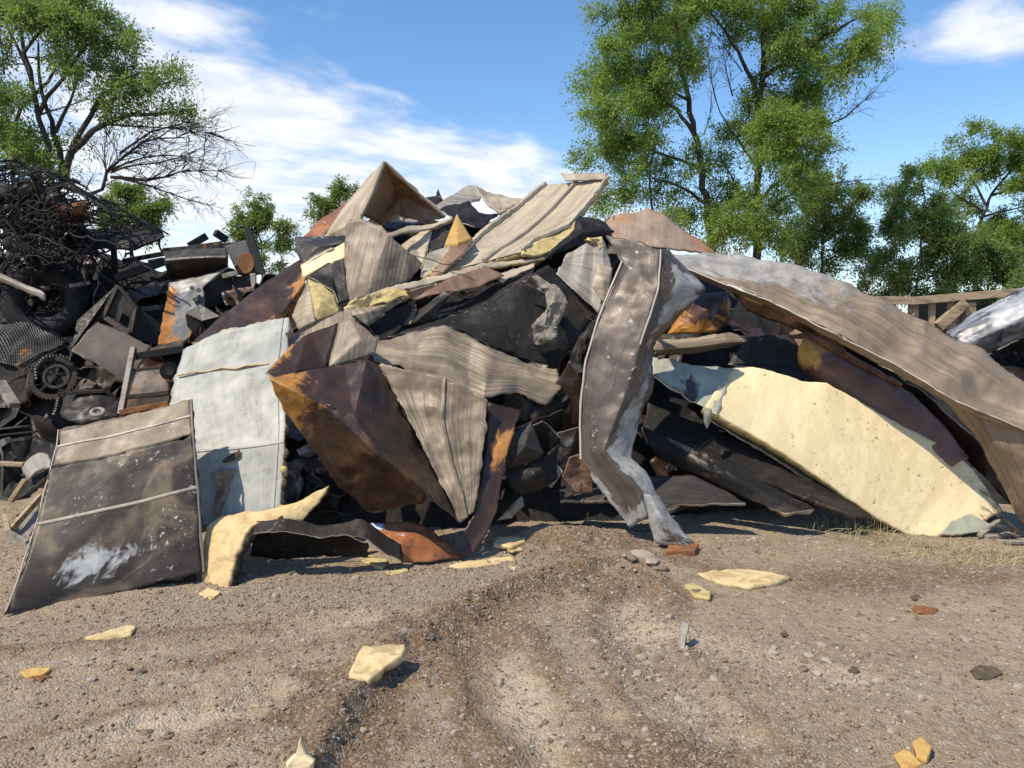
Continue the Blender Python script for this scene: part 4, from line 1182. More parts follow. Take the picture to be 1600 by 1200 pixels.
rows = [C6.row(6.72, 6.57, 45, 478, 120, 488, 200, 502, 290, 512, 345, 517), C6.row(6.55, 6.38, 48, 515, 120, 545, 190, 565, 260, 585, 320, 600), C6.row(6.42, 6.16, 50, 552, 130, 600, 190, 638, 240, 664, 290, 690)]
sheet('grey_film', rows, GREENSK, t, amp=0.014, seed=143, th=0.012, rnd=1, rim=FOAM, freq=6, stain=[[0, 0, 0.1, 0, 0], [0, 0.1, 0.6, 0.1, 0], [0, 0.3, 0.7, 0.2, 0]])
P, T = fan(C6.pts(1120, 1142, 5.98, 1165, 1090, 6.0, 1235, 1062, 6.03, 1330, 1108, 5.98, 1290, 1130, 5.96, 1200, 1140, 5.95), C6(1220, 1105, 5.98))
facets('grey_film', P, T, GREENSK, t, amp=0.006, seed=144, n=6, th=0.02, rim=FOAM)
P, T = fan(C6.pts(235, 665, 6.15, 268, 668, 6.15, 262, 720, 6.14, 252, 745, 6.14, 240, 720, 6.14), C6(252, 700, 6.12))
facets('hanging_drip', P, T, GREENSK, t, amp=0.006, seed=145, n=4, th=0.02)
settle(t)

# --- rolled rusty brown sheet behind the slab
rows = [C6.row(6.85, 6.3, 635, 388, 800, 478, 970, 572, 1110, 700, 1235, 852), C6.row(6.66, 6.22, 608, 410, 775, 510, 950, 618, 1085, 735, 1210, 865), C6.row(6.62, 6.2, 590, 445, 740, 555, 905, 672, 1040, 775, 1180, 880),
        C6.row(6.68, 6.24, 592, 482, 715, 600, 870, 712, 1000, 800, 1150, 892), C6.row(6.85, 6.35, 600, 520, 700, 640, 840, 740, 980, 830, 1130, 900)]
st = [[0.95, 0.3, 0.3, 0.0, 0], [1, 0.0, 0, 0, 0], [1, 0.0, 0, 0, 0], [0.7, 0, 0, 0, 0], [0.2, 0, 0, 0, 0]]
t = thing('rolled_sheet', 'rolled purple-brown rusty sheet with amber end behind the foam slab', 'metal sheet')
sheet('rolled_body', rows, PIPE, t, amp=0.010, seed=151, th=0.01, rnd=3, stain=st, turn=True, freq=4)
rows = [C6.row(6.86, 6.55, 560, 395, 625, 382, 800, 470, 985, 572), C6.row(6.8, 6.5, 575, 402, 640, 402, 800, 495, 980, 580)]
sheet('rust_flange', rows, RUST, t, amp=0.008, seed=152, th=0.02, rim=RUST, rnd=1)
settle(t)
P = C6.pts(340, 225, 7.2, 480, 262, 7.15, 660, 330, 7.05, 900, 500, 6.75, 1100, 640, 6.5, 1290, 810, 6.3, 1400, 1040, 6.2, 1300, 930, 6.3, 1200, 840, 6.5, 960, 570, 6.9, 640, 395, 7.1, 400, 300, 7.2)
o = facets('dark_backing_sheet', P, [(0, 1, 11), (1, 2, 10), (1, 10, 11), (2, 3, 9), (2, 9, 10), (3, 4, 9), (4, 5, 8), (4, 8, 9), (5, 6, 7), (5, 7, 8)], BROWN, amp=0.02, seed=153, n=9, th=0.01, stain=[0.2, 0.3, 0.1] + [0] * 9, back=SOOT)
one(o, 'dark brown backing sheet under the sweeping steel sheet', 'metal sheet')
P, T = fan(C6.pts(330, 500, 6.95, 400, 400, 7.1, 560, 390, 7.1, 700, 560, 6.95, 860, 660, 6.8, 620, 580, 6.75, 450, 520, 6.85), C6(560, 500, 7.0))
one(facets('dull_back_sheet', P, T, SOOTG, amp=0.01, seed=154, n=8, th=0.01), 'dull dark sheet standing behind the top edge of the foam slab', 'metal sheet')
P, T = fan(C6.pts(100, 390, 6.95, 130, 350, 7.0, 215, 245, 7.05, 330, 228, 7.05, 342, 330, 6.95, 290, 380, 6.9, 215, 388, 6.88), C6(250, 300, 6.85))
one(facets('rusty_shell', P, T, BROWN, amp=0.02, seed=155, n=8, th=0.012, stain=[0.7, 0.6, 0.3, 0.5, 0.4, 0.5, 0.8, 0.3], freq=6), 'rusty brown curled shell in the gap beside the draped sheet', 'metal sheet')
rows = [C6.row(6.7, 6.85, 55, 412, 200, 405, 330, 384, 400, 398), C6.row(6.62, 6.78, 52, 450, 200, 438, 330, 420, 395, 418), C6.row(6.8, 6.9, 60, 470, 200, 460, 330, 440, 385, 425)]
one(sheet('tan_lip_strip', rows, TAN, amp=0.008, seed=156, th=0.015, turn=True), 'tan rounded strip in the shade above the foam slab tip', 'metal sheet')
P, T = fan(C6.pts(360, 232, 6.75, 400, 242, 6.72, 462, 272, 6.68, 455, 280, 6.68, 400, 262, 6.72), C6(410, 255, 6.7))
one(facets('foam_splinter', P, T, FOAMB, amp=0.004, seed=157, n=5, th=0.02, rim=FOAMB), 'thin orange foam splinter under the lip of the sweeping sheet', 'foam')
# black beams under the slab
rows = [C6.row(6.65, 6.05, 30, 645, 300, 758, 560, 880, 870, 1075), C6.row(6.5, 5.98, 10, 735, 180, 800, 430, 925, 790, 1068)]
one(sheet('charred_wall_panel', rows, SOOT, amp=0.01, seed=161, th=0.05, rim=SOOTG, turn=True), 'long black charred panel lying directly under the foam slab', 'panel')
rows = [C6.row(6.4, 6.02, 12, 740, 180, 806, 400, 912, 660, 1045), C6.row(6.3, 5.94, 30, 800, 210, 870, 420, 965, 620, 1052), C6.row(6.32, 5.94, 60, 852, 240, 930, 420, 1018, 545, 1060)]
one(sheet('sooty_beam', rows, SOOT, amp=0.006, seed=162, th=0.05, stain=[[0.3, 0.5, 0.2, 0.5], [0.15, 0.5, 0.3, 0.1], [0.1, 0.35, 0.3, 0.1]], turn=True), 'scuffed sooty beam panel, lowest under the foam slab', 'panel')
rows = [C5.row(6.3, 6.0, 120, 880, 425, 868, 560, 862, 690, 925), C5.row(6.05, 5.9, 122, 945, 300, 950, 450, 962, 740, 955)]
one(sheet('grey_board', rows, SOOTG, amp=0.006, seed=163, th=0.03, turn=True), 'flat grey sooty board lying on the dirt behind the draped sheet', 'board')

# crumpled black foil and sheet in the hollow left of the draped sheet
spec_ = [((-60, 560, 40, 540, 60, 640, 0, 690, -70, 640), 6.2, SOOTG, 'dark bent sheet under the right end of the buckled panel'), ((10, 640, 90, 560, 150, 600, 120, 700, 40, 720), 6.2, SOOT, 'black creased sheet in the hollow below the buckled panel'),
         ((100, 560, 150, 480, 195, 560, 185, 690, 130, 720), 6.22, BROWN, 'dark brown creased sheet beside the middle of the draped sheet'), ((-10, 700, 60, 680, 120, 740, 110, 840, 40, 900, -10, 880), 6.05, SOOT, 'black creased sheet slumped left of the draped sheet foot'),
         ((110, 720, 180, 700, 190, 800, 150, 860, 100, 830), 6.08, SOOTG, 'charcoal sheet leaning behind the draped sheet foot'), ((150, 800, 190, 790, 225, 870, 230, 920, 160, 925, 120, 880), 6.02, BROWNM, 'brown sheet end lying behind the draped sheet foot'),
         ((20, 860, 80, 800, 130, 850, 90, 905), 5.92, GREY, 'small grey crumpled sheet on the dirt mound edge'), ((-40, 740, 10, 720, 40, 790, 10, 850, -40, 840), 5.98, SOOTG, 'folded charcoal scrap between the crumpled black sheets')]
for k, (xy, dd, mt, lab) in enumerate(spec_):
    rs_ = np.random.RandomState(600 + k)
    pts_ = [C5(xy[2 * i], xy[2 * i + 1], dd + rs_.uniform(-0.09, 0.09)) for i in range(len(xy) // 2)]
    c_ = np.mean(np.array(pts_), axis=0) + np.array((0, rs_.uniform(-0.09, 0.03), 0))
    P, T = fan(pts_, c_)
    one(facets('creased_sheet', P, T, mt, amp=0.016, seed=170 + k, n=12, th=0.005, freq=5, rnd=1, angle=18, stain=[0.12] * len(P)), lab, 'metal sheet')
# loose wires and thin strips hanging out of the heap
rngw = random.Random(77)
for k, (x, y, d, lab) in enumerate(((900, 470, 6.5, 'loose wire curling over the black folded sheet'), (640, 400, 6.9, 'stiff wire sticking out by the upright panel'),
                                 (470, 520, 6.1, 'wire loop at the white panel corner'), (880, 640, 5.9, 'black wire hanging below the buckled panel'))):
    P = [C0(x, y, d)]
    dr = np.array((rngw.uniform(-1, 1), -0.2, rngw.uniform(-.2, .8)))
    for s_ in range(9):
        dr = dr * 0.8 + 0.45 * np.array((rngw.uniform(-1, 1), rngw.uniform(-.5, .3), rngw.uniform(-1, .7)))
        dr /= np.linalg.norm(dr)
        P.append(P[-1] + dr * 0.06)
    V, F = tube_mesh([(resample(P, 26), 0.0045)], 5)
    one(link_mesh('loose_wire', V, F, [IRONB], angle=60), lab, 'wire')

# ================================================================== CHARRED CORE OF THE HEAPS
HX = [-8.5, -6.8, -5.2, -4.4, -3.6, -2.9, -2.3, -1.4, 0.0, 1.0, 1.7, 2.6, 3.6, 4.6, 5.6, 7.0]
HZ_ = [1.2, 2.4, 2.75, 2.4, 2.3, 2.2, 2.05, 2.85, 2.8, 2.75, 2.35, 2.0, 1.65, 1.2, 0.8, 0.0]
HY0 = [8.4, 8.2, 7.9, 7.7, 7.6, 7.0, 6.35, 6.15, 6.3, 6.5, 6.75, 6.95, 7.05, 7.1, 7.2, 7.5]
HYT = [9.6, 9.4, 9.1, 9.0, 9.0, 8.6, 8.2, 8.1, 8.3, 8.3, 8.2, 8.2, 8.2, 8.2, 8.2, 8.2]


def core_z(x, y):
    H, y0, yt = np.interp(x, HX, HZ_), np.interp(x, HX, HY0), np.interp(x, HX, HYT)
    up = np.clip((y - y0) / (yt - y0), 0, 1)
    dn = np.clip((12.0 - y) / 2.6, 0, 1)
    return H * np.minimum(up, dn) ** 0.9


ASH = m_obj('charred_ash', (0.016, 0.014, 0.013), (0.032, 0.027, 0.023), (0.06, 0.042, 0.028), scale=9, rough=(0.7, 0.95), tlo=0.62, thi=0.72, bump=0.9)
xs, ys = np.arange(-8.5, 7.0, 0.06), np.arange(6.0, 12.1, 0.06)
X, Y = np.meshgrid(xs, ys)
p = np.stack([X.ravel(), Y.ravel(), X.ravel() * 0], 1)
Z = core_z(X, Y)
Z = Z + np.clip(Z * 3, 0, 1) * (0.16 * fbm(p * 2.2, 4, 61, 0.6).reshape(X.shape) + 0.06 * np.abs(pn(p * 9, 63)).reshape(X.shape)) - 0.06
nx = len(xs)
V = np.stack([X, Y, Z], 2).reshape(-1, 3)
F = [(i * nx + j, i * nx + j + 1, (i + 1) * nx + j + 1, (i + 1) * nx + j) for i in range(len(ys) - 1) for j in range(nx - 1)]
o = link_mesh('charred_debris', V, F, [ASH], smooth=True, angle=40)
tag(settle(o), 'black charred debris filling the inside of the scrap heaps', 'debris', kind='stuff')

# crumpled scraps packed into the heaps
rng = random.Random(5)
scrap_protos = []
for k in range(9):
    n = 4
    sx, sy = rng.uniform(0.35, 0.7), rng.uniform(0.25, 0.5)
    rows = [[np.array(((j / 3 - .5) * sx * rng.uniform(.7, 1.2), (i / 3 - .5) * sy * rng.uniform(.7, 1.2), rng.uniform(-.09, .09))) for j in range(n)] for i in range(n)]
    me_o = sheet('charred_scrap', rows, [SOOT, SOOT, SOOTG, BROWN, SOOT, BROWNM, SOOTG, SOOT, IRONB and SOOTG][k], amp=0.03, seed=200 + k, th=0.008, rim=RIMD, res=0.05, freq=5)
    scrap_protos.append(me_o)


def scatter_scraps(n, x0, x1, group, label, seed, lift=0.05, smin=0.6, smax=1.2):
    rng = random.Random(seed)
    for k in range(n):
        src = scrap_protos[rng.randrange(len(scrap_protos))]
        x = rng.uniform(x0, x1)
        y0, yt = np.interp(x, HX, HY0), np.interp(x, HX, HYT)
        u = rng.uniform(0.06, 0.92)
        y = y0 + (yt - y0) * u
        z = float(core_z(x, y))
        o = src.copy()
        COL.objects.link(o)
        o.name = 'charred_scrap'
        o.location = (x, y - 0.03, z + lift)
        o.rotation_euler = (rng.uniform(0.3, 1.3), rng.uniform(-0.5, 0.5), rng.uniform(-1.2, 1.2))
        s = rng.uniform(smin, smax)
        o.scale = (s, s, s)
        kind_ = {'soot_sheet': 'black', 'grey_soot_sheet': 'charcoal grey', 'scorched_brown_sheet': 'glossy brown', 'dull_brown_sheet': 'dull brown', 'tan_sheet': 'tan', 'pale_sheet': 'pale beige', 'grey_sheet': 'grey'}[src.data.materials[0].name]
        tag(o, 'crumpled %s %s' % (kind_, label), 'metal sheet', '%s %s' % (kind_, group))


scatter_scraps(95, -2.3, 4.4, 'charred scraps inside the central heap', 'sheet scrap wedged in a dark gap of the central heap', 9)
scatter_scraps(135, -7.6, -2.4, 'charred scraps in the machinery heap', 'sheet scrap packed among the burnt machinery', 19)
for o in scrap_protos:
    bpy.data.objects.remove(o)
# paler offcuts caught between the big panels
scrap_protos = []
for k in range(6):
    sx, sy = rng.uniform(0.3, 0.6), rng.uniform(0.12, 0.4)
    rows = [[np.array(((j / 3 - .5) * sx * rng.uniform(.7, 1.2), (i / 3 - .5) * sy * rng.uniform(.7, 1.2), rng.uniform(-.07, .07))) for j in range(4)] for i in range(4)]
    scrap_protos.append(sheet('sheet_offcut', rows, [TAN, PALE, GREY, BROWNM, TAN, BROWN][k], amp=0.03, seed=240 + k, th=0.006, res=0.035, freq=6))
scatter_scraps(46, -1.9, 1.5, 'offcuts caught in the central heap', 'sheet offcut caught between larger panels of the central heap', 29, 0.2, 0.6, 1.1)
for o in scrap_protos:
    bpy.data.objects.remove(o)

# ================================================================== BURNT MACHINERY HEAP ON THE LEFT
Yv = lambda d: np.array((0, d, 0))


def plate(name, crop, xyd, mat, parent=None, th=0.03, bev=0.004):
    return prism(name, crop.pts(*xyd), Yv(th), mat, parent, bev)


# press body with orange rust
t = thing('rusted_press', 'tall grey machine casing with orange rust streak, slumped in the machinery heap', 'machine')
rows = [C1.row(8.35, 8.35, 850, 508, 960, 498, 1080, 492, 1180, 490), C1.row(8.2, 8.2, 856, 560, 965, 548, 1085, 540, 1185, 540), C1.row(8.3, 8.3, 866, 610, 970, 596, 1090, 580, 1188, 590), C1.row(8.5, 8.5, 880, 660, 980, 650, 1090, 630, 1180, 600)]
sheet('drum_cover', rows, SOOTG, t, amp=0.006, seed=300, th=0.02, rnd=3)
rows = [C1.row(8.25, 8.3, 882, 668, 960, 655, 1040, 640, 1175, 595), C1.row(8.15, 8.2, 872, 730, 945, 720, 1010, 705, 1062, 690), C1.row(8.05, 8.1, 845, 865, 920, 850, 990, 830, 1058, 790), C1.row(7.95, 8.0, 822, 1000, 900, 990, 960, 978, 985, 960)]
GREYRUST = m_sheet('grey_rusted_casing', (0.15, 0.15, 0.15), (0.07, 0.068, 0.066), patch=(0.2, 0.2, 0.2), stain=(0.42, 0.16, 0.028), rough=(0.35, 0.6), metal=0.15, streak=(20, 3), spots=(0.35, 0.34, 0.33))
sheet('front_casing', rows, GREYRUST, t, amp=0.006, seed=301, th=0.03, rnd=1, stain=[[0.3, 0, 0, 0], [0.95, 0.25, 0, 0], [1, 0.35, 0, 0], [0.7, 0.55, 0.3, 0.9]])
plate('side_casing', C1, (1060, 690, 8.2, 1188, 592, 8.35, 1235, 755, 8.4, 1062, 815, 8.2), IRON, t, 0.2)
plate('bracket', C1, (965, 832, 8.0, 1040, 785, 8.0, 1146, 848, 7.9, 1050, 872, 7.9), IRONG, t, 0.05)
plate('bracket', C1, (965, 835, 8.02, 1050, 874, 7.95, 1100, 950, 8.0, 985, 975, 8.05), IRON, t, 0.1)
plate('base_plate', C1, (700, 1048, 7.8, 720, 1032, 7.85, 960, 962, 8.0, 950, 1012, 7.95), IRONG, t, 0.12)
for x, y in ((1035, 712), (1015, 760), (1000, 700)):
    tube('bolt', [C1(x, y, 8.12), C1(x, y, 8.04)], 0.025, LIGHTM, t, sides=8)
settle(t)
# square duct with rusty disc and blade
t = thing('square_duct', 'charred square housing with rusty round opening and upright fin', 'machine part')
plate('housing', C1, (1168, 482, 8.5, 1280, 448, 8.5, 1335, 618, 8.4, 1240, 632, 8.4), IRONG, t, 0.25)
a = np.linspace(0, 2 * math.pi, 20, endpoint=False)
prism('round_cover', [C1(1280 + 45 * math.cos(q), 570 + 55 * math.sin(q), 8.38) for q in a], Yv(0.04), RUST, t)
plate('fin', C1, (1266, 372, 8.45, 1312, 402, 8.45, 1385, 640, 8.35, 1332, 602, 8.35), IRON, t, 0.03)
plate('frame_leg', C1, (1300, 625, 8.3, 1330, 622, 8.3, 1332, 705, 8.25, 1312, 712, 8.25), LIGHTM, t, 0.04)
plate('frame_foot', C1, (1210, 700, 8.25, 1230, 722, 8.22, 1300, 712, 8.25, 1290, 735, 8.22, 1225, 748, 8.2), LIGHTM, t, 0.04)
plate('inner_plate', C1, (1215, 640, 8.4, 1300, 632, 8.4, 1305, 700, 8.4, 1225, 715, 8.4), IRON, t, 0.05)
bar('cross_bar', C1(1160, 640, 8.3), C1(1240, 620, 8.3), 0.05, 0.05, LIGHTM, t)
settle(t)
# brown box with cut-outs
t = thing('brown_cabinet', 'overturned brown steel cabinet with cut-out panel in the machinery heap', 'cabinet')
rows = [C1.row(7.75, 7.75, 500, 872, 600, 910, 690, 955, 785, 1002), C1.row(7.6, 7.6, 430, 950, 560, 1010, 650, 1050, 740, 1090), C1.row(7.45, 7.5, 370, 1022, 500, 1085, 600, 1150, 660, 1215)]
BROWNP = m_sheet('brown_cabinet_paint', (0.115, 0.09, 0.07), (0.07, 0.055, 0.045), patch=(0.15, 0.12, 0.09), stain=(0.2, 0.12, 0.07), rough=(0.5, 0.75), streak=(10, 3))
sheet('side_panel', rows, BROWNP, t, amp=0.004, seed=310, th=0.03)
plate('top_frame', C1, (600, 680, 7.9, 618, 690, 7.9, 545, 850, 7.8, 520, 850, 7.8), IRONB, t, 0.04)
plate('top_frame', C1, (600, 685, 7.9, 622, 690, 7.9, 716, 800, 7.9, 712, 822, 7.9), IRONB, t, 0.04)
plate('top_frame', C1, (712, 802, 7.9, 690, 930, 7.8, 655, 940, 7.78, 690, 820, 7.88), IRONB, t, 0.04)
plate('top_frame', C1, (520, 850, 7.8, 545, 835, 7.82, 680, 925, 7.8, 655, 945, 7.76), IRONB, t, 0.04)
plate('panel_web', C1, (600, 695, 7.92, 708, 812, 7.92, 690, 870, 7.9, 640, 830, 7.88, 620, 880, 7.86, 560, 830, 7.86), IRONB, t, 0.02)
plate('end_plate', C1, (370, 1018, 7.5, 400, 870, 7.7, 600, 690, 7.95, 545, 850, 7.85, 500, 872, 7.78), IRON, t, 0.02)
plate('rear_plate', C1, (715, 800, 8.0, 850, 900, 8.1, 820, 1000, 8.05, 680, 945, 7.95), IRON, t, 0.02)
settle(t)


def lattice(name, rows, mat, parent, n=16, r=0.004, amp=0.0, seed=1):
    """expanded metal: two families of crossing wires over a surface"""
    A = np.array(rows, float)
    nv, nu = A.shape[:2]
    def S(u, v):
        i, j = min(int(v * (nv - 1)), nv - 2), min(int(u * (nu - 1)), nu - 2)
        fv, fu = v * (nv - 1) - i, u * (nu - 1) - j
        return (A[i, j] * (1 - fu) + A[i, j + 1] * fu) * (1 - fv) + (A[i + 1, j] * (1 - fu) + A[i + 1, j + 1] * fu) * fv
    L = np.linalg.norm(A[0, -1] - A[0, 0])
    H = np.linalg.norm(A[-1, 0] - A[0, 0])
    paths = []
    k = H / L
    for sgn in (1, -1):
        for q in np.linspace(-k, 1 + k, int(n * (1 + 2 * k)))[1:-1]:
            pts = []
            for v in np.linspace(0, 1, 14):
                u = q + sgn * (v - 0.5) * k * 0.6
                if 0 <= u <= 1:
                    pts.append(S(u, v))
            if len(pts) > 1:
                P = np.array(pts)
                P[:, 1] += amp * pn(P * 4, seed)
                P[:, 2] += amp * pn(P * 4 + 7, seed)
                paths.append((P, r))
    V, F = tube_mesh(paths, 4)
    o = link_mesh(name, V, F, [mat], parent=parent, smooth=False)
    return o


# mesh guard frame with pulley
t = thing('mesh_guard', 'framed wire mesh machine guard with small pulley beside the white panel', 'machine guard')
bar('frame_bar', C2(545, 8, 7.5), C2(492, 280, 7.2), 0.05, 0.05, LIGHTM, t)
bar('frame_bar', C2(545, 45, 7.5), C2(755, 12, 7.55), 0.06, 0.07, IRON, t)
bar('frame_bar', C2(500, 212, 7.28), C2(690, 190, 7.3), 0.04, 0.04, IRONB, t)
bar('frame_bar', C2(490, 272, 7.2), C2(690, 235, 7.25), 0.05, 0.05, RUST, t)
bar('frame_bar', C2(525, 102, 7.42), C2(690, 82, 7.45), 0.03, 0.03, IRONB, t)
lattice('wire_mesh', [C2.row(7.42, 7.45, 525, 105, 690, 85), C2.row(7.28, 7.3, 502, 212, 688, 190)], LIGHTM, t, n=22, r=0.004)
lattice('wire_mesh', [C2.row(7.27, 7.3, 510, 218, 690, 196), C2.row(7.22, 7.25, 498, 268, 690, 232)], IRONB, t, n=22, r=0.004)
plate('back_plate', C2, (530, 100, 7.6, 690, 80, 7.6, 690, 235, 7.4, 500, 270, 7.35), RUST, t, 0.02)
tube('pulley', [C2(690, 104, 7.3), C2(690, 104, 7.42)], 0.085, IRON, t, sides=20)
tube('pulley', [C2(690, 104, 7.27), C2(690, 104, 7.3)], 0.04, IRONG, t, sides=14)
settle(t)

# black leaf plate and bars
rows = [C1.row(8.6, 8.5, 440, 400, 560, 392, 690, 380, 770, 395, 850, 420), C1.row(8.3, 8.4, 440, 440, 560, 450, 690, 450, 770, 440, 852, 424), C1.row(8.2, 8.35, 440, 470, 560, 490, 700, 500, 775, 465, 854, 428)]
one(sheet('leaf_plate', rows, SOOT, amp=0.015, seed=320, th=0.02, rim=SOOT), 'broad black plate jutting out from the cable tangle to a point', 'plate')
spec = [(600, 650, 860, 560, 8.4, 0.08, IRON, 'black girder slanting up behind the brown cabinet'), (640, 560, 860, 520, 8.8, 0.05, IRON, 'thin black girder above the slanting girder'),
        (985, 482, 1075, 430, 8.7, 0.08, IRON, 'short pointed black bar above the drum cover'), (1120, 410, 1180, 450, 8.7, 0.07, IRON, 'stubby tilted bar end against the small tree'),
        (850, 505, 1260, 470, 8.6, 0.05, IRONG, 'straight sooty girder along the top of the press'), (1020, 490, 1160, 470, 8.5, 0.06, IRONG, 'short grey girder piece on the drum cover'),
        (590, 460, 600, 620, 8.5, 0.06, IRON, 'upright black post under the black leaf plate'), (700, 820, 860, 920, 8.1, 0.05, IRONB, 'brown rail beside the cabinet cut-out'),
        (740, 810, 850, 800, 8.2, 0.05, IRONG, 'grey cross rail behind the cabinet'), (770, 560, 850, 545, 8.6, 0.025, LIGHTM, 'thin pale rod beside the drum cover'),
        (360, 690, 470, 672, 8.3, 0.04, LIGHTM, 'short pale flat bar left of the cabinet'), (430, 600, 445, 660, 8.3, 0.025, TIMBER, 'small upright wood stick left of the cabinet'),
        (490, 655, 530, 580, 8.3, 0.03, TIMBER, 'small slanting wood stick left of the cabinet'), (60, 560, 270, 440, 8.2, 0.03, IRONG, 'grey slanting strut under the cable tangle'),
        (0, 600, 130, 440, 8.2, 0.03, IRONG, 'ashy slanting strut at the left under the cable tangle'), (300, 245, 400, 238, 8.3, 0.03, LIGHTM, 'short pale tube end in the cable tangle')]
for (xa, ya, xb, yb, d, wd, mt, lab) in spec:
    o = bar('girder', C1(xa, ya, d), C1(xb, yb, d + 0.1), wd, wd, mt)
    one(o, lab, 'bar')
rows = [C1.row(7.7, 7.5, -40, 605, 60, 650, 140, 685, 215, 712), C1.row(7.62, 7.44, -40, 625, 60, 668, 150, 708, 232, 730), C1.row(7.66, 7.46, -40, 648, 60, 690, 150, 730, 232, 765)]
one(sheet('ashy_strip', rows, GREY, amp=0.006, seed=321, th=0.02, turn=True), 'bright ashy metal strip poking out above the tyre', 'metal strip')

# burnt tyre
def torus(name, c, R_, r_, ax, mat, parent=None, n=40, m=10, flat=1.0):
    ax = np.asarray(ax, float) / np.linalg.norm(ax)
    u = np.cross(ax, (0, 0, 1.0)); u /= np.linalg.norm(u)
    v = np.cross(ax, u)
    V, F = [], []
    for i in range(n):
        a_ = 2 * math.pi * i / n
        rd = u * math.cos(a_) + v * math.sin(a_)
        for j in range(m):
            q = 2 * math.pi * j / m
            V.append(np.asarray(c) + rd * (R_ + r_ * math.cos(q)) + ax * r_ * flat * math.sin(q))
    for i in range(n):
        for j in range(m):
            F.append((i * m + j, i * m + (j + 1) % m, ((i + 1) % n) * m + (j + 1) % m, ((i + 1) % n) * m + j))
    return link_mesh(name, V, F, [mat], parent=parent, angle=60)


t = thing('scrap_tyre', 'large black burnt tyre sunk into the machinery heap', 'tyre')
torus('tyre_body', C1(240, 770, 8.4), 0.30, 0.13, (0.35, -1, 0.15), RUBBER, t, flat=1.1)
torus('wheel_rim', C1(240, 770, 8.38), 0.19, 0.02, (0.35, -1, 0.15), IRON, t)
settle(t)

# sprocket wheels and chain
def sprocket(cx, cy, d, Rm, label):
    t = thing('sprocket_wheel', label, 'gear')
    c = C2(cx, cy, d)
    n = 36
    ring, inner = [], []
    axx, axz = np.array((1, 0.25, 0.0)), np.array((0, 0.25, 1.0))
    for i in range(n * 2):
        q = math.pi * i / n
        rr = Rm * (1.0 if i % 2 else 1.09)
        ring.append(c + axx * rr * math.cos(q) + axz * rr * math.sin(q))
        inner.append(c + (axx * math.cos(q) + axz * math.sin(q)) * Rm * 0.82)
    N = len(ring)
    th = Yv(0.03)
    V = ring + inner + [p_ + th for p_ in ring] + [p_ + th for p_ in inner]
    F = []
    for i in range(N):
        j = (i + 1) % N
        F += [(i, j, N + j, N + i), (2 * N + j, 2 * N + i, 3 * N + i, 3 * N + j), (j, i, 2 * N + i, 2 * N + j), (N + i, N + j, 3 * N + j, 3 * N + i)]
    link_mesh('toothed_rim', V, F, [IRONB], parent=t, smooth=False)
    for k in range(5):
        q = k * 2 * math.pi / 5 + 0.3
        bar('spoke', c + Yv(0.015), c + (axx * math.cos(q) + axz * math.sin(q)) * Rm * 0.85 + Yv(0.015), 0.03, 0.02, IRON, t, up=(0, 1, 0.2))
    tube('hub', [c - Yv(0.03), c + Yv(0.06)], Rm * 0.2, IRONG, t, sides=14)
    return settle(t)


sprocket(215, 130, 7.55, 0.20, 'large toothed sprocket wheel in the machinery heap')
sprocket(228, 125, 7.4, 0.11, 'small sprocket wheel in front of the large sprocket')


def chain(label, path, n=38, s=0.022):
    P = resample(path, n)
    t = thing('drive_chain', label, 'chain')
    for i in range(n - 1):
        o = bar('link', P[i] * 0.97 + P[i + 1] * 0.03, P[i + 1] * 0.9 + P[i] * 0.1, s, s * 0.9, LIGHTM if i % 2 else IRON, t, up=(0.1, 1, 0.2), bev=0)
    return settle(t)


chain('drive chain hanging down beside the sprocket wheels', [C2(255, 150, 7.45), C2(240, 200, 7.42), C2(228, 260, 7.4), C2(215, 285, 7.38)], 26)
chain('drive chain looped high on the cable tangle', [C1(70, 190, 8.2), C1(100, 120, 8.2), C1(170, 95, 8.25), C1(215, 160, 8.2), C1(225, 260, 8.2)], 46)
chain('drive chain lying over the perforated sheet', [C1(190, 1180, 7.5), C1(185, 1110, 7.5), C1(230, 1060, 7.5), C1(310, 1050, 7.55), C1(370, 1080, 7.6)], 36)

# perforated sheets
t = thing('perforated_sheet', 'wrinkled perforated metal sheet lying beside the sprocket wheels', 'metal mesh')
rows = [C1.row(7.9, 7.8, -60, 880, 60, 890, 170, 880, 270, 920, 350, 985), C1.row(7.7, 7.65, -60, 960, 60, 985, 150, 960, 230, 1000, 290, 1010), C1.row(7.5, 7.5, -60, 1060, 40, 1090, 100, 1115, 170, 1080, 225, 1040)]
lattice('mesh_sheet', rows, IRONG, t, n=24, r=0.006, amp=0.06, seed=5)
rows = [[p_ + np.array((0, 0.05, -0.02)) for p_ in rr] for rr in rows]
sheet('backing', rows, SOOT, t, amp=0.02, seed=330, th=0.006)
settle(t)
t = thing('perforated_sheet', 'torn wire mesh draped over the side of the cable tangle', 'metal mesh')
rows = [C1.row(8.2, 8.1, 20, 330, 120, 310, 220, 340, 330, 400), C1.row(8.0, 8.0, 0, 420, 110, 430, 230, 440, 340, 470), C1.row(7.95, 7.95, 30, 520, 120, 540, 220, 520, 300, 540)]
lattice('mesh_sheet', rows, IRONB, t, n=30, r=0.006, amp=0.1, seed=9)
settle(t)

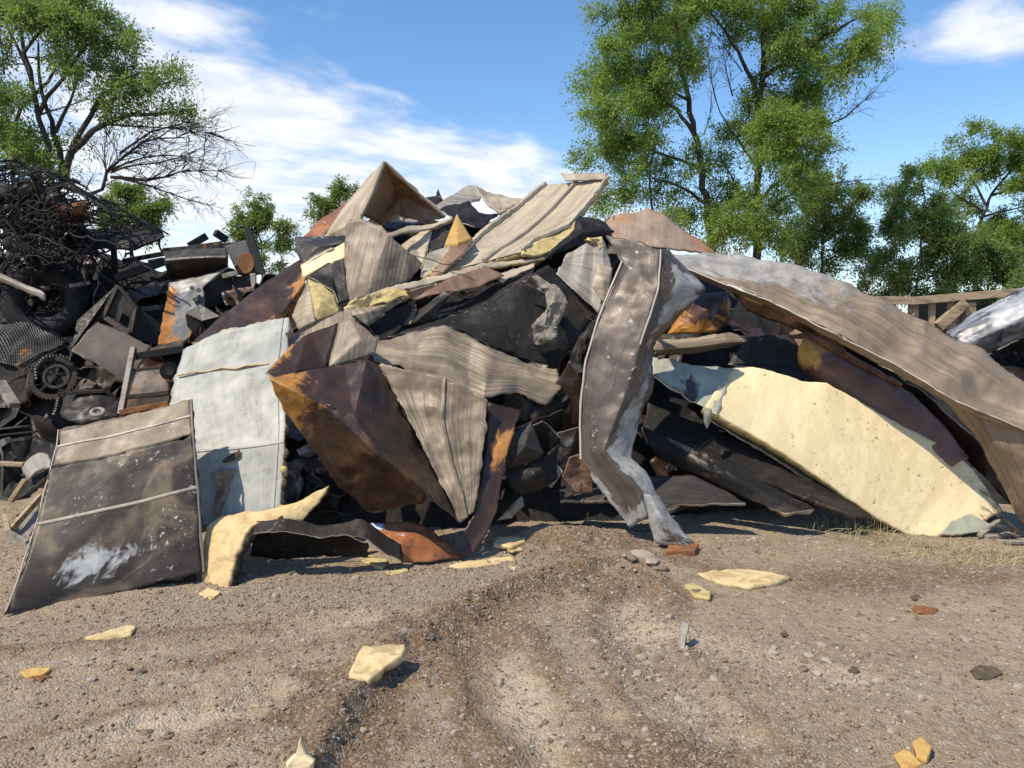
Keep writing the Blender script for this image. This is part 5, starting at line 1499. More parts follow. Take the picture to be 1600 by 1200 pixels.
# coil springs and cables
def coil(label, path, Rr, turns, r=0.006, mat=IRONB, group=None):
    n = turns * 9
    P = resample(path, n)
    T = np.gradient(P, axis=0)
    T /= np.linalg.norm(T, axis=1)[:, None]
    A = np.cross(T, (0.2, 1, 0.1)); A /= np.linalg.norm(A, axis=1)[:, None]
    B = np.cross(T, A)
    q = np.linspace(0, turns * 2 * math.pi, n)[:, None]
    V, F = tube_mesh([(P + Rr * (A * np.cos(q) + B * np.sin(q)), r)], 4)
    return settle(tag(link_mesh('coil_spring', V, F, [mat], angle=60), label, 'spring', group))


rng = random.Random(11)
for k in range(40):
    x, y = rng.uniform(0, 430), rng.uniform(85, 420)
    if y < 110 + abs(x - 160) * 0.5:
        y += 110 + abs(x - 160) * 0.4
    d = rng.uniform(8.05, 8.4)
    a_ = rng.uniform(0, math.pi)
    L = rng.uniform(50, 120)
    pts = [C1(x - L * math.cos(a_), y - L * 0.6 * math.sin(a_), d), C1(x + rng.uniform(-30, 30), y + rng.uniform(-30, 30), d - 0.1), C1(x + L * math.cos(a_), y + L * 0.6 * math.sin(a_), d)]
    coil('charred coil spring tangled in the cable heap', pts, rng.uniform(0.03, 0.06), rng.randrange(18, 34), rng.uniform(0.0035, 0.006), [IRONB, IRON, IRONG, IRONB, IRONG, RUST][k % 6], 'coil springs in the cable heap')
paths = []
for k in range(260):
    x, y = rng.uniform(-120, 460), rng.uniform(80, 560)
    if y < 100 + max(0, x - 180) * 0.75:
        y = 100 + max(0, x - 180) * 0.75 + rng.uniform(0, 120)
    d = rng.uniform(7.95, 8.5)
    P = [C1(x, y, d)]
    dr = np.array((rng.uniform(-1, 1), rng.uniform(-.4, .4), rng.uniform(-.7, .7)))
    for s in range(16):
        dr = dr * 0.75 + 0.5 * np.array((rng.uniform(-1, 1), rng.uniform(-.6, .6), rng.uniform(-1, 1)))
        dr /= np.linalg.norm(dr)
        q = P[-1] + dr * 0.07
        lim = 3.35 - max(0, q[0] + 4.9) * 0.62 - max(0, -q[0] - 6.2) * 0.3
        q[2] = min(q[2], lim)
        q[1] = min(max(q[1], 7.8), 8.8)
        P.append(q)
    paths.append((resample(P, 24), rng.choice((0.004, 0.006, 0.008, 0.012))))
V, F = tube_mesh(paths, 6)
o = link_mesh('tangled_cables', V, F, [RUBBER], angle=60)
tag(settle(o), 'tangle of charred cables and hoses topping the machinery heap', 'cables', kind='stuff')
for (x0, y0, x1, y1, r_, lab) in ((-60, 285, 190, 300, 0.05, 'thick sooty pipe lying across the cable tangle'), (110, 215, 175, 190, 0.07, 'short fat sooty pipe stub in the cable tangle'), (250, 210, 320, 300, 0.09, 'dark drum end in the cable tangle'),
                             (20, 180, 70, 260, 0.06, 'tilted dark pipe in the cable tangle')):
    P = resample([C1(x0, y0, 8.1), C1((x0 + x1) / 2, (y0 + y1) / 2 - 10, 8.0), C1(x1, y1, 8.1)], 10)
    V, F = tube_mesh([(P, r_)], 12)
    one(link_mesh('pipe', V, F, [IRONB], angle=50), lab, 'pipe')

# scrap in front of the machinery heap, low on the left
def scrapbar(name, crop, pts, wd, mat, lab, cat='bar'):
    P = np.array(pts)
    one(bar(name, P[0], P[1], wd, wd * 0.6, mat), lab, cat)


t = thing('pale_tray', 'pale shallow tray tilted against the left edge of the burnt panel', 'tray')
plate('tray_bottom', C2, (45, 765, 6.0, 150, 640, 6.3, 170, 700, 6.2, 110, 785, 5.95), LIGHTM, t, 0.03)
bar('tray_side', C2(30, 770, 5.9), C2(112, 815, 5.8), 0.03, 0.08, LIGHTM, t)
bar('tray_side', C2(15, 675, 6.1), C2(35, 765, 5.9), 0.03, 0.06, TIMBER, t)
bar('tray_side', C2(45, 750, 5.95), C2(165, 615, 6.3), 0.03, 0.05, TIMBER, t)
settle(t)
rows = [C2.row(6.7, 6.6, 90, 500, 120, 455, 160, 435, 200, 445), C2.row(6.6, 6.5, 100, 530, 130, 490, 170, 470, 205, 470), C2.row(6.5, 6.45, 115, 545, 150, 510, 180, 500, 205, 500)]
one(sheet('bent_plate', rows, GREY, amp=0.01, seed=340, th=0.012), 'curved grey plate left of the burnt panel top corner', 'metal sheet')
for (xa, ya, da, xb, yb, db, wd, mt, lab) in ((0, 480, 6.8, 100, 485, 6.8, 0.06, TIMBER, 'flat pale wooden slat beside the curved grey plate'), (45, 635, 6.5, 105, 545, 6.5, 0.06, TIMBER, 'upright pale slat under the curved grey plate'),
                                              (0, 150, 7.3, 60, 245, 7.1, 0.09, LIGHTM, 'pale angle iron at the left below the perforated sheet'), (0, 410, 7.0, 35, 385, 7.0, 0.1, LIGHTM, 'small pale block end left of the slats'),
                                              (0, 340, 7.2, 130, 325, 7.2, 0.03, IRONG, 'thin grey rail below the sprocket wheels'), (0, 365, 7.1, 150, 350, 7.1, 0.03, IRON, 'thin black rail below the grey rail'),
                                              (120, 600, 6.4, 190, 540, 6.4, 0.05, IRONB, 'brown bar end beside the burnt panel edge'), (60, 330, 7.15, 110, 290, 7.2, 0.02, LIGHTM, 'thin bright rod below the sprocket wheels'),
                                              (270, 195, 7.3, 430, 185, 7.4, 0.05, IRONB, 'rusty brown bar lying right of the sprocket wheels')):
    scrapbar('scrap_bar', C2, [C2(xa, ya, da), C2(xb, yb, db)], wd, mt, lab)
P, T = fan(C2.pts(0, 400, 7.0, 60, 380, 7.0, 150, 370, 7.1, 215, 400, 7.0, 205, 560, 6.6, 120, 620, 6.5, 0, 640, 6.6), C2(100, 500, 6.95))
one(facets('black_tarp', P, T, SOOT, amp=0.05, seed=341, n=8, th=0.006), 'black rumpled sheet behind the pale slats', 'metal sheet')
P, T = fan(C2.pts(260, 190, 7.5, 440, 180, 7.5, 490, 230, 7.4, 480, 290, 7.2, 330, 320, 7.1, 260, 300, 7.2), C2(370, 250, 7.2))
one(facets('dark_sheet', P, T, SOOTG, amp=0.04, seed=342, n=8, th=0.008), 'dark rumpled sheet right of the sprocket wheels', 'metal sheet')
one(torus('steel_ring', C2(398, 272, 7.05), 0.05, 0.02, (0.2, -0.6, 1), LIGHTM), 'small pale steel ring on the dark rumpled sheet', 'ring')

# ================================================================== RIGHT EDGE
t = thing('timber_frame', 'weathered open timber frame standing behind the sweeping sheet', 'timber frame')
CRt = Crop(1180, 180, 1200 / 420)
D = 10.0
bar('top_beam', CRt(545, 826, D), CRt(690, 828, D), 0.12, 0.10, TIMBER, t)
bar('top_beam', CRt(690, 830, D - .02), CRt(1290, 780, D), 0.12, 0.10, TIMBER, t)
for x, wd, yb in ((695, 0.06, 1000), (712, 0.08, 1000), (790, 0.07, 960), (880, 0.09, 960), (955, 0.13, 960), (1150, 0.1, 960)):
    ptop = CRt(x, 836, D + 0.02)
    bar('post', ptop, np.array((ptop[0], ptop[1], 0.0)), wd, wd * 0.8, TIMBER, t, up=(0, 1, 0))
bar('brace', CRt(815, 945, D - 0.03), CRt(935, 835, D - 0.03), 0.1, 0.13, TIMBER, t)
plate('plywood', CRt, (880, 850, D + .1, 950, 845, D + .1, 950, 960, D + .1, 870, 960, D + .1), TIMBER, t, 0.02)
plate('opening_shade', CRt, (960, 850, D + .12, 1290, 820, D + .12, 1290, 960, D + .12, 960, 960, D + .12), SOOT, t, 0.02)  # black plates added behind the frame as the shade in its openings
plate('opening_shade', CRt, (690, 845, D + .9, 1010, 825, D + .9, 1010, 990, D + .9, 690, 990, D + .9), SOOT, t, 0.02)  # same painted darkness, set deeper behind the left openings
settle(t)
rows = [CRt.row(7.2, 6.9, 850, 968, 960, 905, 1080, 835, 1200, 770, 1320, 700), CRt.row(6.95, 6.65, 880, 985, 990, 930, 1100, 870, 1210, 810, 1320, 745), CRt.row(6.85, 6.55, 930, 1030, 1030, 985, 1120, 940, 1220, 890, 1320, 830),
        CRt.row(6.95, 6.65, 1020, 1062, 1080, 1040, 1150, 1010, 1230, 985, 1320, 940)]
st = [[0, 0.2, 0.5, 0.3, 0.3], [0.1, 0.4, 0.6, 0.5, 0.4], [0.7, 0.35, 0.5, 0.6, 0.3], [0.3, 0.2, 0, 0.1, 0]]
one(sheet('silver_sheet', rows, SILVER, amp=0.02, seed=350, th=0.012, stain=st, turn=True, rnd=3, back=SOOT), 'shiny silver sooty curved sheet beside the timber frame', 'metal sheet')
P, T = fan(CRt.pts(1000, 1080, 7.0, 1100, 1040, 6.95, 1200, 1000, 6.9, 1330, 950, 6.8, 1330, 1320, 6.5, 1200, 1220, 6.6, 1080, 1120, 6.9), CRt(1180, 1100, 7.0))
one(facets('dark_wall_sheet', P, T, SOOT, amp=0.05, seed=351, n=9, th=0.008, stain=[0, 0.2, 0.1, 0, 0, 0.3, 0.1, 0.25]), 'dark sooty sheet hanging under the silver curved sheet', 'metal sheet')
# rubble by the end of the foam slab
for (x, y, dx, dy, dd, wd, mt, lab) in ((1540, 842, 60, -8, 0.1, 0.05, LIGHTM, 'grey flat slat in the rubble by the slab end'), (1555, 820, 45, 15, -0.1, 0.05, IRONG, 'dark slat crossing the rubble by the slab end'), (1530, 838, 30, -25, 0.2, 0.04, LIGHTM, 'short grey slat leaning at the slab end'),
                                        (1570, 850, 40, 3, 0, 0.06, LIGHTM, 'pale flat slat lowest in the rubble by the slab end'), (1560, 805, 50, 40, -0.1, 0.04, IRONB, 'brown slat behind the rubble by the slab end')):
    g0 = gdepth(max(y, 842)) - 0.02
    a_, c_ = C0(x, y, g0), C0(x + dx, y + dy, g0 + dd)
    a_[2] = max(a_[2], 0.02)
    c_[2] = max(c_[2], 0.02)
    one(bar('slat', a_, c_, wd, 0.025, mt), lab, 'slat')

# ================================================================== TREES
BARK = m_obj('bark', (0.075, 0.062, 0.05), (0.04, 0.033, 0.027), scale=8, rough=(0.85, 0.95), stretch=(1, 1, 0.3), bump=0.8)


def m_leaf(name, c1, c2, c3):
    m, b = new_mat(name)
    isl = b.n('ShaderNodeNewGeometry').outputs['Random Per Island']
    tcn = b.n('ShaderNodeTexCoord').outputs['Object']
    n = b.noise(tcn, 0.9, 3, 0.5)
    c = b.mix(isl, c1, c2)
    c = b.mix(b.math('MULTIPLY', b.ramp(n, 0.45, 0.68), 0.7), c, c3)
    d = b.n('ShaderNodeBsdfPrincipled', {'Base Color': c, 'Roughness': 0.5, 'Specular IOR Level': 0.35})
    tr = b.n('ShaderNodeBsdfTranslucent', {'Color': b.mix(0.5, c, (0.26, 0.42, 0.04))})
    mx = b.n('ShaderNodeMixShader', {0: 0.5, 1: d.outputs[0], 2: tr.outputs[0]})
    b.n('ShaderNodeOutputMaterial', {0: mx.outputs[0]})
    return m


LEAF1 = m_leaf('leaf_green', (0.17, 0.255, 0.055), (0.26, 0.35, 0.095), (0.33, 0.41, 0.095))
LEAF2 = m_leaf('leaf_dark', (0.145, 0.21, 0.07), (0.21, 0.285, 0.10), (0.255, 0.315, 0.10))
LEAF3 = m_leaf('leaf_light', (0.13, 0.185, 0.05), (0.18, 0.235, 0.07), (0.19, 0.235, 0.065))


def tree(name, label, crop, dist, limbs, blobs, leafmat, nleaf, lsize=0.09, seed=1, spread=1.6, twig_limbs=(), sub=0.30, group=None, shoots=9):
    """limbs: (radius at foot, [x, y, depth offset ...]); blobs: (x, y, radius in pixels of the crop); leaves hang on real twigs"""
    rs = np.random.RandomState(seed)
    pxm = dist / FPX / crop.sc
    paths, pool, poolr = [], [], []
    def add_path(P, r0, r1, pool_it=True):
        n = max(5, int(np.linalg.norm(np.diff(P, axis=0), axis=1).sum() / 0.25))
        Q = resample(P, min(n, 40))
        # smooth
        for _ in range(2):
            Q[1:-1] = 0.5 * Q[1:-1] + 0.25 * (Q[:-2] + Q[2:])
        Q[1:-1] += rs.normal(scale=min(0.025, r0 * 0.5), size=Q[1:-1].shape)
        rr = np.linspace(r0, r1, len(Q))
        paths.append((Q, rr))
        if pool_it:
            for q, r_ in zip(Q[1:], rr[1:]):
                pool.append(q)
                poolr.append(r_)
        return Q
    for li in limbs:
        r0, xyz = li[0], li[1]
        P = np.array([crop(xyz[3 * i], xyz[3 * i + 1], dist + xyz[3 * i + 2]) for i in range(len(xyz) // 3)])
        if len(li) > 2 and li[2]:        # stands on the ground
            P = np.concatenate([[[P[0][0] - (P[1][0] - P[0][0]) * 0.3, P[0][1], -0.05]], P])
        add_path(P, r0 * 0.8, max(0.010, r0 * 0.22))
    leaves_c, leaves_d = [], []
    extra = []
    for bl in blobs:
        for q_ in range(3):
            a_ = rs.uniform(0, 6.28)
            extra.append((bl[0] + math.cos(a_) * bl[2] * rs.uniform(0.6, 1.15), bl[1] + math.sin(a_) * bl[2] * rs.uniform(0.6, 1.15), bl[2] * rs.uniform(0.3, 0.55)))
    blobs = [(x_, y_, r_ * 0.86) for x_, y_, r_ in blobs] + extra
    tot = sum(bl[2] ** 2 for bl in blobs)
    for bl in blobs:
        x, y, r = bl[:3]
        dens = bl[3] if len(bl) > 3 else 1.0
        rm = r * pxm
        ctr = crop(x, y, dist + rs.uniform(-spread, spread) * (0.8 if len(bl) < 5 else 0) + (bl[4] if len(bl) > 4 else 0))
        nl = int(nleaf * r * r / tot * dens)
        k = max(3, int(shoots * (rm / 0.8) ** 1.5))
        for s in range(k):
            v = rs.normal(size=3)
            v /= np.linalg.norm(v)
            tip = ctr + v * rm * rs.uniform(0.25, 1.0) ** 0.8 * np.array((1, 1.1, 1.0)) * rs.choice((0.85, 1.0, 1.0, 1.2))
            A = np.array(pool)
            dd = np.linalg.norm(A - tip, axis=1) + 0.6 * np.maximum(0, A[:, 2] - tip[2])
            j = int(np.argmin(dd))
            a_ = A[j]
            L = np.linalg.norm(tip - a_)
            mid = (a_ + tip) / 2 + np.array((0, 0, 0.08 * L)) + rs.normal(scale=0.05 * L + 0.01, size=3)
            r0 = min(poolr[j] * 0.7, 0.008 + 0.012 * L)
            Q = add_path(np.array([a_, mid, tip]), max(r0, 0.007), 0.004)
            m_ = max(1, nl // k)
            # feathery sprigs on the outer part of the shoot, leaves in rows along each sprig
            m_ = int(m_ * rs.uniform(0.35, 1.7))
            ns = max(2, m_ // 13)
            per = max(2, m_ // ns)
            lo = max(0.0, 1 - 2.0 * sub / max(L, 0.05))
            sdir = (tip - a_) / max(L, 1e-6)
            for q_ in range(ns):
                t0_ = lo + (1 - lo) * rs.beta(1.8, 1.0)
                st_ = np.array([np.interp(t0_, np.linspace(0, 1, len(Q)), Q[:, i]) for i in range(3)])
                d_ = sdir * 0.55 + rs.normal(scale=0.75, size=3) + np.array((0, 0, 0.30))
                d_ /= np.linalg.norm(d_)
                ll = sub * rs.uniform(0.7, 1.9)
                u_ = (np.arange(per) + rs.uniform(size=per)) / per
                pos = st_ + d_ * (u_ * ll)[:, None] + np.array((0, 0, -1.0)) * (0.35 * ll * u_ ** 2)[:, None]
                side = rs.normal(size=(per, 3))
                pos = pos + side * 0.03
                leaves_c.append(pos)
                leaves_d.append(d_ * 0.7 + side * 0.55 + np.array((0, 0, -0.25)))
    # bare twigs
    for tl in twig_limbs:
        r0, xyz, nt_, tlen = tl
        P = np.array([crop(xyz[3 * i], xyz[3 * i + 1], dist + xyz[3 * i + 2]) for i in range(len(xyz) // 3)])
        Q = add_path(P, r0 * 0.7, 0.005, False)
        gdir = Q[-1] - Q[0]
        gdir /= np.linalg.norm(gdir)
        for s in range(nt_):
            i = rs.randint(len(Q) // 4, len(Q))
            t0 = Q[min(i + 1, len(Q) - 1)] - Q[i - 1]
            t0 /= np.linalg.norm(t0)
            d_ = t0 + rs.normal(scale=0.55, size=3) + 0.2 * gdir
            d_ /= np.linalg.norm(d_)
            L = tlen * rs.uniform(0.4, 1.1)
            pts = [Q[i]]
            for q in range(4):
                d_ = d_ + rs.normal(scale=0.22, size=3)
                d_ /= np.linalg.norm(d_)
                pts.append(pts[-1] + d_ * L / 4)
            paths.append((np.array(pts), np.linspace(max(0.0045, r0 * 0.15), 0.0025, 5)))
            for h in range(3):
                st_ = pts[rs.randint(1, 5)]
                d2 = d_ + rs.normal(scale=0.6, size=3)
                d2 /= np.linalg.norm(d2)
                paths.append((np.array([st_, st_ + d2 * L * 0.2 + rs.normal(scale=0.02, size=3), st_ + d2 * L * 0.42]), np.array((0.0035, 0.003, 0.002))))
    t = thing(name, label, 'tree', group)
    big = [p_ for p_ in paths if p_[1][0] > 0.03]
    small = [p_ for p_ in paths if p_[1][0] <= 0.03]
    V, F = tube_mesh(big, 8)
    link_mesh('trunk', V, F, [BARK], parent=t, angle=60)
    if small:
        V, F = tube_mesh(small, 4)
        o = link_mesh('twigs', V, F, [BARK], parent=t, angle=60)
        o['kind'] = 'stuff'
    C = np.concatenate(leaves_c)
    Dv = np.concatenate(leaves_d)
    Dv /= np.linalg.norm(Dv, axis=1)[:, None]
    n = len(C)
    up = rs.normal(size=(n, 3)) * 0.6 + np.array((0, 0, 1.0))
    S = np.cross(Dv, up)
    S /= np.maximum(np.linalg.norm(S, axis=1), 1e-6)[:, None]
    ln = lsize * rs.uniform(0.6, 1.25, size=(n, 1))
    wd = ln * rs.uniform(0.32, 0.46, size=(n, 1))
    Nn = np.cross(S, Dv)
    V = np.stack([C, C + Dv * ln * 0.45 + S * wd * 0.5 + Nn * ln * 0.05, C + Dv * ln - Nn * ln * 0.1, C + Dv * ln * 0.45 - S * wd * 0.5 + Nn * ln * 0.05], 1).reshape(-1, 3).astype(np.float32)
    me = bpy.data.meshes.new('crown')
    me.vertices.add(len(V))
    me.vertices.foreach_set('co', V.ravel())
    me.loops.add(n * 4)
    me.loops.foreach_set('vertex_index', np.arange(n * 4, dtype=np.int32))
    me.polygons.add(n)
    me.polygons.foreach_set('loop_start', np.arange(n, dtype=np.int32) * 4)
    me.update(calc_edges=True)
    me.materials.append(leafmat)
    o = bpy.data.objects.new('crown', me)
    COL.objects.link(o)
    o.parent = t
    return settle(t)


# tall ash tree right of the summit
blobs = [(330, 60, 130), (430, 150, 120), (290, 230, 110), (240, 300, 90), (150, 310, 65), (350, 330, 130), (300, 470, 120), (215, 500, 75), (430, 420, 110), (520, 300, 100), (600, 250, 70), (560, 60, 110),
         (250, 620, 100), (130, 670, 60), (330, 600, 100), (420, 740, 100), (320, 800, 80), (500, 800, 80), (220, 870, 45), (560, 900, 70), (680, 40, 85), (780, 50, 100), (900, 60, 120), (1000, 100, 120),
         (1080, 220, 110), (1000, 280, 110), (1140, 60, 80), (1200, 290, 75), (1100, 380, 90), (960, 450, 130), (850, 440, 85), (1080, 520, 105), (940, 560, 120), (1050, 640, 105), (880, 640, 100), (1110, 620, 55),
         (980, 720, 90), (740, 560, 65), (740, 820, 110), (820, 900, 110), (720, 950, 90), (950, 900, 85), (960, 1000, 90), (840, 1000, 90), (1080, 700, 70), (1300, 130, 85), (1400, 60, 65), (1350, 190, 55), (1250, 220, 65),
         (1270, 290, 35), (400, -80, 150), (600, -100, 150), (800, -120, 150), (1000, -100, 150), (600, 660, 60), (700, 700, 70)]
limbs = [(0.17, (675, 1030, 0, 650, 850, 0, 625, 700, 0, 600, 560, -.1, 580, 420, -.2, 545, 280, -.3, 520, 120, -.3, 510, -80, -.2), True),
         (0.19, (865, 1080, .5, 860, 900, .5, 865, 700, .4, 880, 400, .3, 890, 200, .2, 880, 0, .2, 880, -130, .2), True),
         (0.07, (600, 560, -.1, 520, 460, -.5, 440, 380, -.8, 370, 250, -1)), (0.06, (650, 850, 0, 580, 780, -.3, 480, 770, -.6, 400, 720, -.8)), (0.08, (865, 900, .5, 930, 860, .2, 1000, 800, 0, 1090, 775, -.2)),
         (0.07, (865, 860, .5, 930, 760, .8, 1010, 720, 1.1)), (0.08, (880, 420, .3, 800, 240, 0, 700, 100, -.3, 660, 0, -.4)), (0.08, (890, 300, .2, 950, 100, .6, 1000, -60, .8)), (0.08, (890, 320, .2, 1000, 240, 0, 1100, 180, -.2, 1220, 100, -.4, 1330, 60, -.5)),
         (0.07, (420, 880, -.6, 415, 680, -.6, 445, 590, -.6, 380, 480, -.6), True), (0.06, (890, 640, .4, 1000, 580, .2, 1100, 545, 0)), (0.05, (580, 420, -.2, 420, 330, .4, 250, 290, .8)), (0.05, (625, 700, 0, 480, 640, .5, 300, 590, .9, 160, 660, 1)),
         (0.05, (865, 700, .4, 760, 560, .1, 690, 420, -.2)), (0.05, (860, 900, .5, 780, 780, 0, 700, 640, -.2))]
tw = [(0.035, (1090, 775, -.2, 1180, 765, -.2, 1270, 750, -.2, 1375, 745, -.2), 14, 0.35), (0.04, (1100, 545, 0, 1200, 510, 0, 1300, 430, 0, 1375, 345, 0), 26, 0.55), (0.03, (800, 300, .1, 760, 250, 0, 700, 160, -.1), 22, 0.7),
      (0.03, (690, 420, -.2, 670, 330, -.2, 660, 240, -.2), 20, 0.7), (0.03, (760, 400, .2, 730, 300, 0, 720, 220, 0), 20, 0.6), (0.02, (1150, 640, 0, 1190, 625, 0, 1250, 620, 0), 8, 0.25), (0.03, (1120, 170, -.2, 1200, 140, -.2, 1290, 60, -.2), 16, 0.5),
      (0.02, (640, 560, 0, 670, 480, 0, 672, 390, 0), 10, 0.4)]
tree('ash_tree', 'tall leafy twin-trunk tree behind the heap, right of the summit', CT, 20, limbs, blobs, LEAF1, 210000, 0.088, 3, 1.7, tw, 0.34, shoots=16)

# slender tree behind the long sheet
tree('slender_tree', 'small open-crowned tree behind the middle of the sweeping sheet', C0, 24, [(0.10, (1283, 425, 0, 1285, 370, 0, 1290, 330, 0, 1295, 290, 0), True), (0.04, (1286, 380, 0, 1320, 350, 0, 1345, 345, 0)), (0.04, (1286, 370, 0, 1262, 345, 0, 1252, 320, 0)), (0.03, (1284, 410, 0, 1310, 395, 0, 1340, 400, 0))],
     [(1260, 310, 24), (1300, 305, 30), (1338, 302, 18), (1290, 340, 30), (1330, 345, 22), (1354, 360, 16), (1270, 370, 24), (1320, 385, 26), (1248, 400, 20), (1300, 412, 18), (1235, 385, 18), (1345, 385, 14), (1290, 285, 15)], LEAF2, 36000, 0.10, 5, 0.8, (), 0.30, shoots=14)
# right-hand trees
tree('round_tree', 'broad bright green tree behind the timber frame', C0, 26, [(0.14, (1528, 360, 0, 1535, 335, 0, 1545, 310, 0, 1570, 280, 0, 1590, 250, 0), True), (0.06, (1540, 320, 0, 1520, 280, 0, 1500, 250, 0)), (0.06, (1550, 305, 0, 1600, 285, 0, 1640, 260, 0)), (0.05, (1530, 340, 0, 1570, 330, 0, 1620, 320, 0)),
     (0.05, (1535, 330, 0, 1490, 300, 0, 1470, 280, 0))],
     [(1500, 240, 28), (1540, 228, 32), (1580, 238, 34), (1605, 280, 34), (1478, 272, 28), (1530, 262, 26), (1452, 268, 18), (1560, 350, 30), (1595, 375, 36), (1640, 250, 40), (1660, 320, 45), (1515, 320, 24), (1620, 330, 30), (1560, 395, 35)], LEAF1, 70000, 0.10, 7, 1.2, (), 0.30, shoots=14)
tree('bushy_tree', 'dark bushy multi-stem tree beside the broad bright tree', C0, 23, [(0.07, (1430, 470, 0, 1440, 400, 0, 1445, 330, 0, 1440, 280, 0), True), (0.06, (1470, 470, .3, 1480, 410, .3, 1490, 350, .3), True), (0.05, (1400, 470, -.3, 1395, 420, -.3, 1400, 360, -.3), True), (0.06, (1540, 470, .2, 1545, 430, .2, 1550, 380, .2), True)],
     [(1432, 280, 20), (1412, 320, 26), (1450, 325, 28), (1402, 360, 28), (1440, 385, 38), (1490, 365, 34), (1380, 412, 22), (1358, 425, 16), (1420, 440, 30), (1480, 430, 36), (1540, 420, 36), (1590, 430, 36), (1395, 300, 12), (1640, 430, 40), (1520, 370, 25), (1460, 470, 35), (1530, 475, 35), (1600, 475, 35),
      (1390, 450, 25), (1345, 450, 16)], LEAF2, 90000, 0.10, 9, 1.2, (), 0.30, shoots=14)

# left tree with its dead limb
blobs = [(50, 60, 70), (150, 60, 85), (300, 60, 105), (400, 30, 80), (350, 150, 85), (420, 180, 65), (500, 100, 50), (600, 160, 35), (520, 220, 55), (600, 210, 45), (640, 235, 28), (300, 290, 50), (360, 370, 50), (280, 250, 45), (450, 300, 45), (540, 330, 35),
         (620, 350, 55), (700, 380, 55), (560, 400, 45), (500, 450, 45), (620, 440, 45), (520, 530, 50), (600, 520, 35), (720, 540, 32), (840, 370, 35), (800, 330, 25), (850, 310, 18), (860, 520, 42), (905, 540, 28), (760, 500, 28), (30, 300, 35), (100, 420, 45),
         (20, 500, 45), (100, 600, 50), (130, 680, 65), (40, 720, 60), (180, 740, 48), (230, 790, 45), (100, 750, 50), (250, 680, 35), (340, 620, 25), (420, 700, 16), (330, 810, 16), (20, 200, 30), (150, -40, 110), (330, -60, 110), (-60, 100, 110), (-60, 400, 110), (-60, 650, 90)]
limbs = [(0.12, (250, 880, 0, 215, 700, 0, 185, 530, 0, 150, 380, -.1, 110, 250, -.2, 90, 100, -.2, 80, -40, -.2), True), (0.08, (290, 860, .2, 285, 740, .2, 260, 620, .2, 225, 540, .3, 190, 400, .4, 180, 200, .4)),
         (0.09, (300, 870, 0, 340, 720, 0, 380, 650, 0, 470, 580, -.1, 600, 540, -.2, 720, 530, -.2, 860, 520, -.2)), (0.07, (330, 740, 0, 370, 620, 0, 430, 520, .1, 520, 420, .2, 640, 350, .2, 800, 340, .2)), (0.09, (70, 800, .3, 55, 600, .3, 90, 500, .3, 200, 400, .2, 350, 250, 0, 450, 130, 0), True),
         (0.05, (150, 380, -.1, 60, 150, -.2, 0, 50, -.3)), (0.05, (185, 530, 0, 250, 420, -.2, 320, 300, -.3, 420, 180, -.4, 560, 160, -.4)), (0.05, (430, 520, .1, 560, 460, 0, 700, 400, 0, 850, 370, 0)), (0.06, (55, 600, .3, 0, 520, .3, -60, 420, .3)),
         (0.05, (260, 620, .2, 330, 480, .3, 380, 330, .4)), (0.04, (110, 250, -.2, 200, 120, -.3, 300, 40, -.3))]
tw = [(0.06, (310, 880, 0, 420, 950, 0, 500, 890, 0, 498, 820, 0, 550, 740, 0, 650, 670, 0, 800, 630, 0, 965, 620, 0), 60, 0.75), (0.045, (520, 830, 0, 640, 830, 0, 720, 850, 0, 850, 810, .1, 1020, 800, .1), 50, 0.7), (0.03, (560, 835, 0, 700, 860, -.1, 820, 920, -.1, 965, 955, -.1), 34, 0.5),
      (0.03, (500, 850, 0, 485, 740, -.1, 500, 640, -.1), 18, 0.5), (0.03, (520, 800, 0, 600, 740, .2, 760, 720, .2, 930, 740, .2), 46, 0.6), (0.03, (520, 810, 0, 640, 760, -.2, 780, 770, -.2, 950, 690, -.2), 40, 0.6), (0.03, (560, 720, 0, 680, 620, .1, 800, 580, .1, 960, 560, .1), 40, 0.55),
      (0.025, (410, 940, 0, 395, 880, 0, 440, 820, 0), 10, 0.35), (0.03, (470, 580, -.1, 620, 590, -.1, 760, 600, -.1, 900, 590, -.1), 36, 0.5), (0.03, (180, 540, .1, 300, 500, 0, 400, 470, 0), 20, 0.5), (0.03, (20, 350, 0, 10, 250, 0, 0, 150, 0), 20, 0.6), (0.03, (90, 100, -.2, 40, 200, -.1, 20, 320, 0), 14, 0.5)]
tree('half_bare_tree', 'spreading half-bare tree behind the machinery heap', CL, 14, limbs, blobs, LEAF2, 62000, 0.07, 13, 0.9, tw, 0.22, shoots=16)
tree('low_tree', 'light green low tree under the dead limb of the half-bare tree', CL, 22, [(0.06, (600, 1080, 0, 610, 1000, 0, 630, 920, 0), True), (0.04, (605, 1040, 0, 680, 990, 0, 740, 960, 0)), (0.04, (602, 1050, 0, 540, 1000, 0, 500, 960, 0))],
     [(600, 920, 55), (690, 985, 55), (560, 1000, 55), (650, 1040, 55), (765, 960, 35), (500, 965, 35), (700, 1090, 35), (640, 900, 30), (590, 1070, 40), (720, 1040, 30), (500, 1040, 40)], LEAF3, 20000, 0.09, 15, 0.6, (), 0.22)
